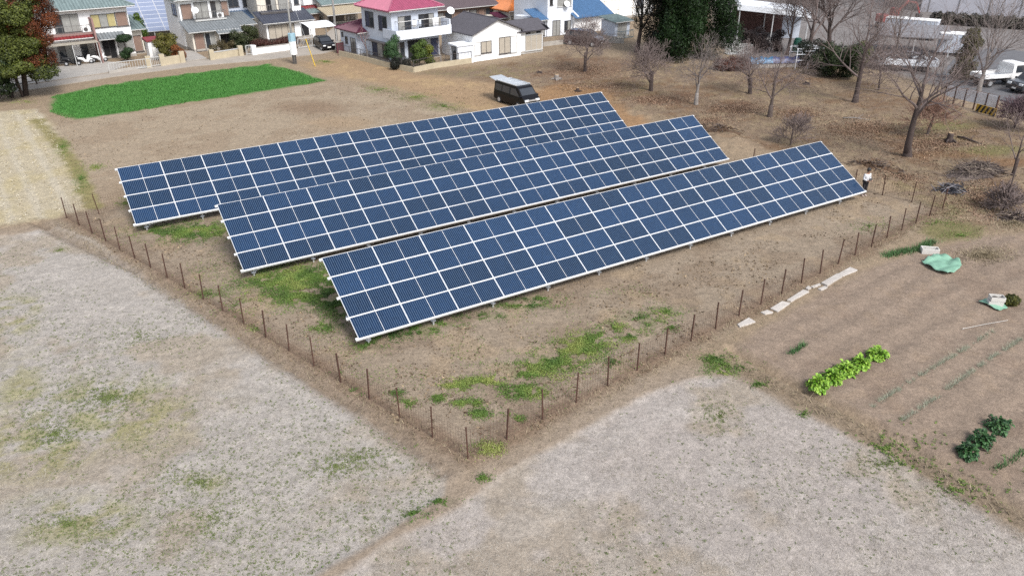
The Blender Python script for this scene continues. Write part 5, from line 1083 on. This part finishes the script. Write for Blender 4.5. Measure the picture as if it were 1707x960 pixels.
for sg in (1, -1):   # fingers and thumb closed in front of the belly
    for k in range(4): BVf = [(sg*.1+sg*(-.03+.02*k), .33, 1.06), (sg*.1+sg*(-.03+.02*k), .375-.006*abs(k-1), 1.055), (sg*.1+sg*(-.03+.02*k), .395-.006*abs(k-1), 1.03)]; skin_obj('finger', BVf, [(0, 1), (1, 2)], [.010, .009, .008], M_SKIN, per)
    skin_obj('thumb', [(sg*.06, .3, 1.075), (sg*.035, .33, 1.085), (sg*.03, .355, 1.08)], [(0, 1), (1, 2)], [.011, .010, .009], M_SKIN, per)
SV = [BV[i] for i in (0, 1, 2, 15, 16, 17, 19, 20, 21)]; SV[0] = (0, 0, .9)
skin_obj('shirt', SV, [(0, 1), (1, 2), (2, 3), (3, 4), (4, 5), (2, 6), (6, 7), (7, 8)], [(.18, .15), (.17, .14), (.18, .145), .08, .06, .045, .075, .06, .045], M_SHIRT, per)
TV = [BV[i] for i in (0, 7, 8, 9, 11, 12, 13)]
skin_obj('trousers', TV, [(0, 1), (1, 2), (2, 3), (0, 4), (4, 5), (5, 6)], [(.14, .12), .105, .08, .065, .105, .08, .065], M_TROUS, per)
b = MB(); b.tube([(0, .03, 1.54), (0, .035, 1.62), (0, .05, 1.70), (0, .07, 1.77), (0, .08, 1.80)], [.06, .11, .125, .11, .04], 10); b.obj('hair', M_HAIR, per, True)
b = MB(); b.tube([(0, .16, 1.645), (0, .19, 1.62), (0, .17, 1.605)], [.008, .014, .008], 6); b.obj('nose', M_SKIN, per, True)
for sg in (1, -1):
    b = MB(); b.tube([(sg*.11, -.05, .04), (sg*.11, .05, .045), (sg*.11, .16, .035)], [.05, .055, .04], 8); b.obj('shoe', M_SHOE, per, True)
    b = MB(); b.tube([(sg*.035, .155, 1.655), (sg*.035, .165, 1.655)], .012, 6); b.obj('eye', M_HAIR, per)
    b = MB(); b.tube([(sg*.085, .08, 1.61), (sg*.097, .075, 1.64), (sg*.085, .08, 1.66)], [.008, .014, .008], 6); b.obj('ear', M_SKIN, per, True)
MB().box(-.11, .11, .31, .35, 1.09, 1.22).obj('tablet', M_FRAME, None).matrix_world = per.matrix_basis
tag(bpy.data.objects['tablet'], 'small dark tablet held in front of the white shirt', 'tablet')
# ---------------------------------------------------------------- vegetable plot
def curved_leaves(n, R_, rad, ht, L0, L1, wd, c0, c1, curl=.6):
    "dome of small folded, curling leaves"
    V = []; F = []; Cc = []
    for i in range(n):
        az = R_.uniform(0, 6.283); ph = math.asin(R_.uniform(.05, 1.)); rr = R_.uniform(.55, 1.); el = ph+R_.gauss(-.1, .35); L = R_.uniform(L0, L1); w_ = wd*L*R_.uniform(.8, 1.3)
        lump = 1+.18*math.sin(az*3+ph*4)
        pos = np.array([rad*rr*lump*math.cos(ph)*math.cos(az), rad*rr*lump*math.cos(ph)*math.sin(az), .04+ht*rr*lump*math.sin(ph)]); az += R_.gauss(0, .5)
        dirh = np.array([math.cos(az), math.sin(az), 0]); side = np.array([-math.sin(az), math.cos(az), 0]); e = el; k0 = len(V)
        t = R_.random(); cc = np.array(c0)*(1-t)+np.array(c1)*t
        for s_, wf in ((0, .3), (.35, .95), (.7, 1.), (1., .3)):
            up = np.array([0, 0, .25*w_*wf])
            V += [pos+side*w_*wf*.5+up, pos.copy(), pos-side*w_*wf*.5+up*R_.uniform(.4, 1.4)]; Cc += [cc, cc*.9, cc]
            pos = pos+(dirh*math.cos(e)+np.array([0, 0, math.sin(e)]))*L*.35; e -= curl*R_.uniform(.6, 1.4)
        for a in range(3):
            for b_ in range(2): q = k0+a*3+b_; F.append((q, q+1, q+4, q+3))
    return np.array(V), np.array(F), np.array(Cc)
M_VEG = mat('leaf_vegetable', rough=.5, var=.10, scale=9, attr='Col', spec=.35)
for k, (u, v, s_, lb) in enumerate([(1362, 650, .48, 'bright green leafy lettuce, the separate round one ending the row by the field edge'), (1387, 635, .46, 'bright green lettuce next to the round end plant'), (1410, 622, .47, 'bright green lettuce in the middle of its row'), (1433, 611, .44, 'bright green lettuce between the middle plant and the tall end plant'), (1460, 595, .46, 'bright green lettuce ending the row towards the slab path')]):
    o = thing('lettuce_plant', lb, 'lettuce', P3(u, v), 0, 'bright green lettuces in one row')
    V, F, Cc = curved_leaves(300, random.Random(k), .34*s_/.46, .36*s_/.46, .10, .20, .55, c(96, 150, 30, .62), c(180, 220, 88, .62))
    link('leaves', np_mesh('leaves', V, F, M_VEG, Cc), o); MB().tube([(0, 0, -.05), (0, 0, .12)], [.05, .03], 6).obj('stem', mat('pale_stem', c(190, 200, 150, .6), .6), o)
for k, (u, v, s_, lb) in enumerate([(1612, 758, .42, 'dark green cabbage-like plant ending its short row by the furrow edge'), (1635, 738, .46, 'dark green leafy plant in the middle of the short row'), (1663, 714, .46, 'dark green leafy plant standing a little apart from its two neighbours')]):
    o = thing('broccoli_plant', lb, 'vegetable plant', P3(u, v), 0, 'dark green plants in a short row')
    V, F, Cc = curved_leaves(230, random.Random(30+k), .34*s_/.46, .36*s_/.46, .10, .20, .5, c(30, 66, 32, .6), c(92, 138, 82, .6))
    link('leaves', np_mesh('leaves', V, F, M_VEG, Cc), o); MB().tube([(0, 0, -.05), (0, 0, .18)], [.04, .03], 6).obj('stem', mat('pale_stem'), o)
def blades(P, h0, h1, wd, lean, c0, c1):
    n = len(P); hgt = (h0+(h1-h0)*RNG.random(n))[:, None]; a = RNG.random(n)*6.283; d = np.stack([np.cos(a), np.sin(a), 0*a], 1); sd_ = np.stack([-np.sin(a), np.cos(a), 0*a], 1)*wd
    base = np.concatenate([P, H(P[:, 0], P[:, 1])[:, None]-.01], 1); top = base+d*hgt*lean*(.4+RNG.random((n, 1)))+np.array([0, 0, 1.])*hgt
    V = np.stack([base-sd_, base+sd_, top], 1).reshape(-1, 3); return V, np.arange(3*n).reshape(n, 3), np.repeat(col_mix(c0, c1, RNG.random(n)), 3, 0)
def stuff(name, label, cat, V, F, Cc, m):
    o = link(name, np_mesh(name, V, F, m, Cc)); return tag(o, label, cat, None, 'stuff')
M_BLADE = mat('grass_blades', rough=.6, var=.10, scale=2, attr='Col', spec=.25)
def along(pix, n, jit):
    P = GG(pix)[:, :2]; seg = np.linalg.norm(np.diff(P, axis=0), axis=1); cs = np.concatenate([[0], np.cumsum(seg)]); t = RNG.random(n)*cs[-1]; i = np.clip(np.searchsorted(cs, t)-1, 0, len(seg)-1); f = ((t-cs[i])/seg[i])[:, None]
    return P[i]*(1-f)+P[i+1]*f+RNG.normal(size=(n, 2))*jit
for nm, pix, n in (('grey green row of young onions beginning near the white rod', [(1453, 680), (1530, 628), (1600, 588), (1655, 553)], 2600), ('longer grey green row of young onions reaching the dark green plants', [(1503, 702), (1570, 655), (1640, 605), (1720, 555)], 3200)):
    _P = along(pix, n, .05); _P = _P[fbm(_P[:, 0]*3, _P[:, 1]*3, 77, 2) > .42]; V, F, Cc = blades(_P, .05, .17, .005, 1.1, c(132, 142, 116, .6), c(204, 206, 184, .6)); stuff('onion_row', nm, 'onions', V, F, Cc, M_BLADE)
for nm, pix, n, j in (('dark green seedlings alone in the bare vegetable soil', [(1315, 592), (1342, 575)], 260, .07), ('green leek strip between the fence and the white trough', [(1475, 428), (1505, 420), (1535, 415), (1555, 402)], 1800, .16), ('thin green seedling row beside the dark green plants', [(1655, 785), (1690, 765), (1712, 748)], 260, .06)):
    V, F, Cc = blades(along(pix, n, j), .08, .25, .012, .6, c(40, 84, 36, .6), c(120, 164, 104, .6)); stuff('leek_row', nm, 'leeks', V, F, Cc, M_BLADE)
# concrete slabs
SL = [[(355, 648), (432, 603), (478, 632), (372, 665)], [(510, 570), (555, 556), (595, 570), (540, 584)], [(575, 540), (655, 492), (710, 505), (625, 562)], [(685, 488), (795, 418), (835, 432), (715, 495)], [(808, 408), (828, 393), (850, 405), (830, 418)], [(845, 395), (905, 375), (912, 384), (860, 405)], [(890, 410), (940, 393), (958, 402), (915, 420)], [(914, 374), (1020, 313), (1058, 330), (955, 392)], [(1024, 311), (1108, 265), (1158, 285), (1062, 327)]]
LBS = ['bright broken concrete slab ending the path near the weedy corner', 'small broken concrete piece between two larger slabs', 'rectangular concrete slab beside the small broken piece', 'long concrete slab laid after the rectangular one', 'smallest square concrete piece in the slab path', 'narrow strip of concrete beside the weeds in the path', 'offset small slab stepping out of the path line', 'grey concrete slab joined to the pale end slab', 'pale concrete slab ending the path towards the white trough']
for k, q in enumerate(SL):
    P = GG([(1140+a/4, 380+b_/4) for a, b_ in q]); cx_, cy_ = P[:, 0].mean(), P[:, 1].mean(); z = HZ(cx_, cy_)
    o = MB().prism([(p_[0]-cx_, p_[1]-cy_) for p_ in P], -.05, .08).obj('stepping_stone', mat('slab_concrete', c(222, 214, 206, .6), .9, .12, 3, bump=.4, bscale=25, obj_var=.08), None, bevel=.012); o.location = (cx_, cy_, z)
    tag(o, LBS[k], 'slab', 'concrete slabs of the garden path')
# white trough, boxes, sheets
g = P3(1549, 421); o = thing('planter_trough', 'empty white foam trough beside the green sheet', 'trough', g, math.radians(-12)); mF = mat('white_foam', c(238, 234, 228, .62), .8, .05, 6); b = MB()
b.box(-.42, .42, -.22, .22, 0, .05); b.box(-.42, .42, -.22, -.17, .05, .3); b.box(-.42, .42, .17, .22, .05, .3); b.box(-.42, -.37, -.17, .17, .05, .3); b.box(.37, .42, -.17, .17, .05, .3); b.obj('shell', mF, o, bevel=.01); MB().box(-.36, .36, -.165, .165, .051, .1).obj('soil_fill', mat('grey_soil', c(150, 140, 130, .6), .9), o)
M_GRN = mat('green_sheet', c(146, 196, 170, .6), .6, .10, 5)
def sheet_thing(label, pix, z, seed):
    P = GG(pix); cx_, cy_ = P[:, 0].mean(), P[:, 1].mean(); bm = bmesh.new(); vs = [bm.verts.new((p_[0]-cx_, p_[1]-cy_, 0)) for p_ in P]; bm.faces.new(vs); bmesh.ops.triangulate(bm, faces=bm.faces); bmesh.ops.subdivide_edges(bm, edges=bm.edges, cuts=7, use_grid_fill=True)
    for v in bm.verts:
        x, y = v.co.x, v.co.y; v.co.z = HZ(x+cx_, y+cy_)+.03+.16*z*float(fbm(np.array([x*2.2+seed]), np.array([y*2.2]), seed, 3)[0])**1.2+.09*z*abs(math.sin(x*5+y*3+seed))*abs(math.cos(y*4-x))
    me = bpy.data.meshes.new('garden_sheet'); bm.to_mesh(me); bm.free(); me.materials.append(M_GRN); [setattr(p_, 'use_smooth', True) for p_ in me.polygons]
    o = link('garden_sheet', me, None, (cx_, cy_, 0)); o.modifiers.new('s', 'SOLIDIFY').thickness = .012; return tag(o, label, 'plastic sheet')
sheet_thing('large crumpled pale green plastic sheet below the white trough', [(1535, 440), (1560, 429), (1575, 433), (1592, 437), (1602, 447), (1596, 456), (1578, 461), (1556, 452)], 1.6, 3)
sheet_thing('small green plastic sheet under the stacked white boxes', [(1630, 505), (1652, 499), (1670, 507), (1680, 514), (1665, 519), (1648, 512)], .7, 8)
for k, (dz, lb) in enumerate([(.04, 'lower white foam box on the small green sheet'), (.25, 'upper white foam box with stones in it on the small green sheet')]):
    g = P3(1657, 509); o = thing('foam_box', lb, 'box', (g[0]+.03*k, g[1], g[2]+dz+.05), math.radians(-15+5*k)); b = MB(); b.box(-.3, .3, -.2, .2, 0, .03); b.box(-.3, .3, -.2, -.17, .03, .2); b.box(-.3, .3, .17, .2, .03, .2); b.box(-.3, -.27, -.17, .17, .03, .2); b.box(.27, .3, -.17, .17, .03, .2); b.obj('shell', mF, o, bevel=.008)
    if k: MB().lathe([(.08, 0), (.13, .05), (.1, .1), (.03, .12)], 7).obj('stone', mat('dark_stone', c(110, 104, 98, .6), .9, .2, 9), o, loc=(-.08, .02, .05)); MB().lathe([(.06, 0), (.1, .04), (.08, .08), (.03, .1)], 7).obj('stone', mat('dark_stone'), o, loc=(.12, -.03, .05))
a_, b_ = P3(1605, 549), P3(1680, 535); o = thing('white_rod', 'thin white rod lying across the onion rows', 'rod', a_); MB().tube([(0, 0, .08), ((b_[0]-a_[0])*.5, (b_[1]-a_[1])*.5, .10), (b_[0]-a_[0], b_[1]-a_[1], .08)], .009, 6).obj('stick', mF, o); MB().tube([(0, 0, .05), (0, 0, .11)], .02, 6).obj('end_cap', mF, o)
# debris heaps
def heap(name, label, cat, base, rx, ry, h, n, L0, L1, r, mats, seed, rz=0):
    g = P3(*base); o = thing(name, label, cat, g, rz); R_ = random.Random(seed)
    bs = [MB() for _ in mats]
    for k in range(n):
        x, y = R_.gauss(0, .45)*rx, R_.gauss(0, .45)*ry; z = h*max(0, 1-(x/rx)**2-(y/ry)**2)*R_.uniform(.4, 1.); L = R_.uniform(L0, L1); a = R_.uniform(0, 6.3); e = R_.gauss(0, .3)
        d = np.array([math.cos(a)*math.cos(e), math.sin(a)*math.cos(e), math.sin(e)]); p0 = np.array([x, y, z+.04]); bs[k % len(mats)].tube([p0-d*L/2, p0+np.array([0, 0, R_.gauss(0, .05)]), p0+d*L/2], [r*.5, r, r*.4], 4)
    for b, m_ in zip(bs, mats): tag(b.obj('branches', m_, o), kind='stuff')
    b = MB(); nn = 18
    for j in range(5):
        for i in range(nn):
            f = j/4; wv = 1+.25*math.sin(i*1.9+j); b.v.append((rx*.95*(1-f)*wv*math.cos(i/nn*6.283), ry*.95*(1-f)*wv*math.sin(i/nn*6.283), -.08+h*.75*f*(1+.2*math.sin(i*2.3))))
    for j in range(4):
        for i in range(nn): b.f.append((j*nn+i, j*nn+(i+1) % nn, (j+1)*nn+(i+1) % nn, (j+1)*nn+i)); b.mi.append(0)
    b.obj('mound', mats[0], o, True); return o
mG = mat('grey_brushwood', c(132, 118, 112, .55), .9, .25, 4); mP = mat('pale_brushwood', c(168, 152, 138, .55), .9, .2, 4); mBk = mat('black_plastic', c(58, 58, 66, .6), .5, .3, 5)
heap('brush_pile', 'long grey brush pile running from the black plastic heap to the slender tree', 'brush pile', (1625, 290), 2.6, 1.1, .7, 320, .5, 1.6, .022, [mG, mP, M_BARKD], 4, math.radians(25))
heap('plastic_heap', 'crumpled black plastic sheeting heaped against the fence end', 'plastic heap', (1582, 319), 1.0, .7, .45, 50, .4, 1.0, .04, [mBk, M_SCRAP], 6)
heap('rubbish_heap', 'dark rubbish heap at the end of the vegetable plot', 'rubbish', (1692, 366), 1.2, .7, .4, 70, .3, 1.0, .03, [M_BARKD, mP, mG], 9)
heap('root_pile', 'dark dug up roots and soil behind the front array corner', 'root pile', (1452, 289), 1.8, .5, .55, 90, .2, .8, .03, [mat('dark_earth', c(112, 88, 68, .6), .95, .25, 4, bump=.8), M_BARK], 11, math.radians(-20))
heap('root_pile', 'overturned roots and clods beside the middle array end', 'root pile', (1196, 222), 1.8, .8, .4, 90, .2, .7, .03, [mat('dark_earth'), M_BARK], 13, math.radians(-30))
def stump(label, base, r, h, seed, pale=True):
    R_ = random.Random(seed); o = thing('tree_stump', label, 'stump', P3(*base), R_.random()*6); m_ = M_BARKP if pale else M_BARKD
    MB().lathe([(r*1.5, -.1), (r*1.15, h*.3), (r, h*.8), (r*.97, h)], 10).obj('bole', m_, o, True); MB().lathe([(r*.93, h+.002), (r*.9, h+.02)], 10).obj('cut_face', mat('cut_wood', c(200, 172, 136, .6), .85, .15, 8), o)
    for k in range(5):
        a = k*1.26+R_.uniform(-.3, .3); L = r*R_.uniform(2.2, 4.2); MB().tube([(r*.6*math.cos(a), r*.6*math.sin(a), h*.35), (L*.6*math.cos(a), L*.6*math.sin(a), h*.2), (L*math.cos(a+.2), L*math.sin(a+.2), -.06)], [r*.4, r*.3, r*.12], 6).obj('root', m_, o, True)
stump('pale uprooted stump with spread roots behind the van', (928, 133), .22, .5, 2)
stump('dark small stump between the van and the leaf litter', (963, 153), .14, .35, 3, False)
stump('grey stump standing right of the biggest bare tree', (1582, 236), .2, .7, 4, False)
stump('small dark stump near the bungalow wall', (900, 122), .16, .25, 5, False)
stump('low brown stump in the dry grass under the tall straight tree', (1345, 141), .2, .3, 6, False)
g0, g1 = P3(1595, 230), P3(1640, 241); o = thing('fallen_branch', 'long crooked fallen branch lying beside the grey stump', 'branch', g0); d = np.array(g1)-np.array(g0)
MB().tube([(0, 0, .08), tuple(d*.3+np.array((0, .2, .12))), tuple(d*.6+np.array((0, -.1, .1))), tuple(d)], [.07, .08, .06, .03], 6).obj('limb', M_BARKD, o, True); MB().tube([tuple(d*.5+np.array((0, 0, .1))), tuple(d*.5+np.array((.5, .5, .35)))], [.04, .015], 5).obj('side_branch', M_BARKD, o, True)
g0, g1 = P3(1405, 198), P3(1452, 200); o = thing('fallen_branch', 'pale fallen branch lying in dry grass below the tall straight tree', 'branch', g0); d = np.array(g1)-np.array(g0)
MB().tube([(0, 0, .06), tuple(d*.4+np.array((0, .1, .1))), tuple(d)], [.05, .06, .03], 6).obj('limb', M_BARKP, o, True); MB().tube([tuple(d*.5+np.array((0, 0, .08))), tuple(d*.6+np.array((.4, .4, .3)))], [.03, .012], 5).obj('side_branch', M_BARKP, o, True)
# wooden railing under the trees at the field corner
o = thing('wooden_railing', 'weathered wooden railing in the shade below the corner trees', 'railing', P3(-20, 160)); e_ = G(62, 142)-G(-20, 160); n = 5
for k in range(n+1): MB().box(-.06, .06, -.06, .06, -.2, 1.1).obj('post', M_BARK, o, loc=tuple(e_*k/n))
for z in (.45, .95): MB().tube([(0, 0, z), tuple(e_+np.array((0, 0, z)))], .045, 6).obj('rail', M_BARK, o)
# ---------------------------------------------------------------- ground cover
def in_poly(P, nm, m=.15): return sdist(ZP[nm], P[:, 0], P[:, 1]) > m
# crop in the green field
bb = ZP['green']; n = 190000; P = np.stack([RNG.uniform(bb[:, 0].min(), bb[:, 0].max(), n), RNG.uniform(bb[:, 1].min(), bb[:, 1].max(), n)], 1); wv = (fbm(P[:, 0]*.8, P[:, 1]*.8, 90, 4)-.5)*1.6
P = P[sdist(bb, P[:, 0], P[:, 1])+wv > .05]
V, F, Cc = blades(P, .08, .17, .014, .8, c(80, 142, 60, .6), c(104, 168, 82, .6)); stuff('green_crop', 'even stand of bright green young cereal beside the road', 'crop', V, F, Cc, M_BLADE)
# weeds: low leafy mats and tufts
WP = []; WC = []
def weeds(u, v, ru, rv, n, bright=.5):
    P = ell(u, v, ru*1.5, rv*1.5, int(n*(4.2 if (u < 600 and n > 2400) else 2.2))); k = fbm(P[:, 0]*2.4, P[:, 1]*2.4, 95, 4); P = P[k > (.43 if n > 2400 else .47)+.05*RNG.normal(size=len(P))]; WP.append(P); WC.append(np.clip(bright+RNG.normal(size=len(P))*.12+(fbm(P[:, 0]*1.2, P[:, 1]*1.2, 96, 2)-.5)*1.0, 0, 1))
for a in WEEDS:
    weeds(*a)
# loose weeds over the damp front and left part of the plot
_pl = GG([(215, 345), (330, 360), (520, 430), (600, 580), (900, 505), (1060, 470), (1170, 530), (1090, 600), (800, 745), (560, 610), (330, 470)]); n = 90000
P = np.stack([RNG.uniform(_pl[:, 0].min(), _pl[:, 0].max(), n), RNG.uniform(_pl[:, 1].min(), _pl[:, 1].max(), n)], 1); P = P[(sdist(_pl, P[:, 0], P[:, 1]) > 0) & (RNG.random(n) < ss(.46, .72, fbm(P[:, 0]*.55, P[:, 1]*.55, 93, 5))*.8)]
WP.append(P); WC.append(np.clip(.5+RNG.normal(size=len(P))*.2, 0, 1))
# sparse weeds across the pale fields and edges
n = 60000; P = GG(np.stack([RNG.uniform(-120, 1800, n), RNG.uniform(380, 985, n)], 1))[:, :2]
d = fbm(P[:, 0]*.35, P[:, 1]*.35, 97, 3); lf = in_poly(P, 'left'); rt = in_poly(P, 'right')
keep = (lf & (RNG.random(n) < ss(.38, .62, d)*.42)) | (rt & (RNG.random(n) < ss(.45, .7, d)*.14))
Q = P[keep]; Q = np.repeat(Q, 7, 0)+RNG.normal(size=(len(Q)*7, 2))*.022; WP.append(Q); WC.append(np.clip(.35+RNG.normal(size=len(Q))*.15, 0, 1))
for (u, v, ru, rv, n) in [(560, 775, 90, 30, 130), (600, 760, 60, 25, 90), (1200, 690, 60, 45, 90), (1480, 770, 140, 50, 120), (180, 660, 120, 45, 420), (90, 720, 100, 60, 300), (330, 800, 60, 20, 90), (110, 870, 110, 40, 160), (350, 860, 120, 70, 130), (230, 560, 160, 60, 120), (1480, 745, 90, 30, 60), (1600, 815, 90, 30, 70)]:
    n *= 2; Q = ell(u, v, ru*1.2, rv*1.2, n); Q = np.repeat(Q, 10, 0)+RNG.normal(size=(n*10, 2))*.03*(.5+RNG.random((n*10, 1))); WP.append(Q); WC.append(np.clip(.5+RNG.normal(size=len(Q))*.2, 0, 1))
P = np.concatenate(WP); t = np.concatenate(WC)
C_W = np.array([c(74, 104, 50, .6), c(116, 146, 68, .6), c(168, 176, 98, .6)]); k = np.clip(t*2, 0, 1.999); i0 = k.astype(int); fr_ = (k-i0)[:, None]; wc = C_W[i0]*(1-fr_)+C_W[i0+1]*fr_
INPL = ~(in_poly(P, 'left') | in_poly(P, 'right')); X = np.concatenate([P, (H(P[:, 0], P[:, 1])+.006+np.where(INPL, .06, .02)*RNG.random(len(P))**2)[:, None]], 1); wc = np.where(INPL[:, None], wc, wc*.55+.45*np.array(c(128, 126, 92, .6)))
V, F = leaf_quads(X, np.where(INPL, .016+.026*RNG.random(len(P)), .012+.018*RNG.random(len(P))), .5, .9); stuff('weeds', 'low green weeds scattered over the plot and the pale fields', 'weeds', V, F, np.repeat(wc, 4, 0), M_BLADE)
# straw and stubble fragments on the pale fields
n = 120000; P = GG(np.stack([RNG.uniform(-150, 1850, n), 385+620*RNG.random(n)**.85], 1))[:, :2]; P = P[(in_poly(P, 'left', .0) | in_poly(P, 'right', .0))]
P = P[RNG.random(len(P)) < .25+.75*ss(.35, .6, fbm(P[:, 0]*.6, P[:, 1]*.6, 98, 3))]
n = len(P); a = RNG.random(n)*6.283; L = (.02+.07*RNG.random(n)**2)[:, None]; d = np.stack([np.cos(a), np.sin(a), RNG.normal(size=n)*.25], 1); s_ = np.stack([-np.sin(a), np.cos(a), 0*a], 1)*.0035
X = np.concatenate([P, (H(P[:, 0], P[:, 1])+.012+.012*RNG.random(n))[:, None]], 1)
V = np.stack([X-d*L-s_, X+d*L-s_, X+d*L+s_, X-d*L+s_], 1).reshape(-1, 3); F = np.arange(4*n).reshape(n, 4)
stuff('straw', 'pale chopped straw scattered over the grey harvested fields', 'straw', V, F, np.repeat(col_mix(c(160, 148, 130, .6), c(232, 224, 212, .62), RNG.random(n)), 4, 0), M_LITTER)
_bt = ZP['tan']; n = 60000; P = np.stack([RNG.uniform(-62, -22, n), RNG.uniform(36, 72, n)], 1); P = P[(sdist(_bt, P[:, 0], P[:, 1]) > .1)]; P = P[RNG.random(len(P)) < ss(.0, .9, np.sin((P[:, 0]*(-_td[1])+P[:, 1]*_td[0])*2*math.pi/.9))+.1]; n = len(P)
X = np.concatenate([P, (H(P[:, 0], P[:, 1])+.02)[:, None]], 1); V, F = leaf_quads(X, .05+.10*RNG.random(n), .12, 1.2)
stuff('straw', 'bleached straw in faint rows on the stubble field by the corner trees', 'straw', V, F, np.repeat(col_mix(c(196, 178, 130, .6), c(244, 236, 218, .62), RNG.random(n)), 4, 0), M_LITTER)
# clods and dead stems inside the plot and on the brown fields
n = 130000; P = GG(np.stack([RNG.uniform(0, 1707, n), 135+620*RNG.random(n)**1.15], 1))[:, :2]; inpl = sdist(PLOT, P[:, 0], P[:, 1]) > -.4; bk = in_poly(P, 'back'); orc = in_poly(P, 'orchard', .3) | in_poly(P, 'track', .5)
cl_ = ss(.40, .66, fbm(P[:, 0]*.9, P[:, 1]*.9, 78, 4)); P = P[(inpl & (RNG.random(n) < .95*cl_)) | (bk & (RNG.random(n) < .7*cl_)) | (orc & (RNG.random(n) < .6))]; n = len(P)
X = np.concatenate([P, (H(P[:, 0], P[:, 1])+.015)[:, None]], 1); V, F = leaf_quads(X, .02+.075*RNG.random(n)**3, .55, .8); t = RNG.random(n)
stuff('soil_clods', 'dark soil crumbs and dead stems on the brown plot', 'soil', V, F, np.repeat(col_mix(c(88, 72, 58, .6), c(190, 168, 138, .6), t**1.2), 4, 0), M_LITTER)
# leaf litter in the orchard
LP = [ell(*a) for a in [(975, 118, 95, 20, 5200), (1100, 168, 80, 12, 3200), (1230, 182, 70, 14, 3400), (1330, 190, 60, 14, 2400), (1440, 215, 110, 26, 5200), (1560, 240, 110, 30, 5200), (1000, 145, 90, 12, 2600), (1640, 330, 80, 40, 4200), (1180, 205, 60, 14, 1800), (1300, 135, 90, 14, 3000), (1500, 300, 60, 14, 1500)]]
P = np.concatenate(LP); n = len(P); X = np.concatenate([P, (H(P[:, 0], P[:, 1])+.01+.04*RNG.random(n))[:, None]], 1); V, F = leaf_quads(X, .03+.04*RNG.random(n), .6, .9)
stuff('leaf_litter', 'reddish brown fallen leaves under the bare orchard trees', 'fallen leaves', V, F, np.repeat(col_mix(c(118, 90, 74, .6), c(198, 168, 142, .6), RNG.random(n)**1.3), 4, 0), M_LITTER)
# dry grass tufts in the orchard and along the fence
n = 60000; P = GG(np.stack([RNG.uniform(700, 1780, n), 88+300*RNG.random(n)**1.2], 1))[:, :2]; P = P[in_poly(P, 'orchard', .2) & (sdist(PLOT, P[:, 0], P[:, 1]) < 0) & (RNG.random(n) < ss(.42, .62, fbm(P[:, 0]*.5, P[:, 1]*.5, 99, 3))*.8)]
P = np.concatenate([P, along([(95, 372), (430, 570), (780, 768), (1100, 610), (1430, 430), (1590, 345)], 5200, .35), along([(1222, 605), (1480, 742), (1720, 874)], 700, .18), ell(1640, 425, 60, 16, 3500), ell(1690, 372, 50, 16, 2200), along([(600, 142), (790, 190)], 1500, .35)])
V, F, Cc = blades(P, .05, .16, .012, 1.6, c(126, 110, 84, .6), c(196, 180, 150, .6)); stuff('dry_grass', 'short dry grass over the orchard floor and along the fence', 'dry grass', V, F, Cc, M_BLADE)
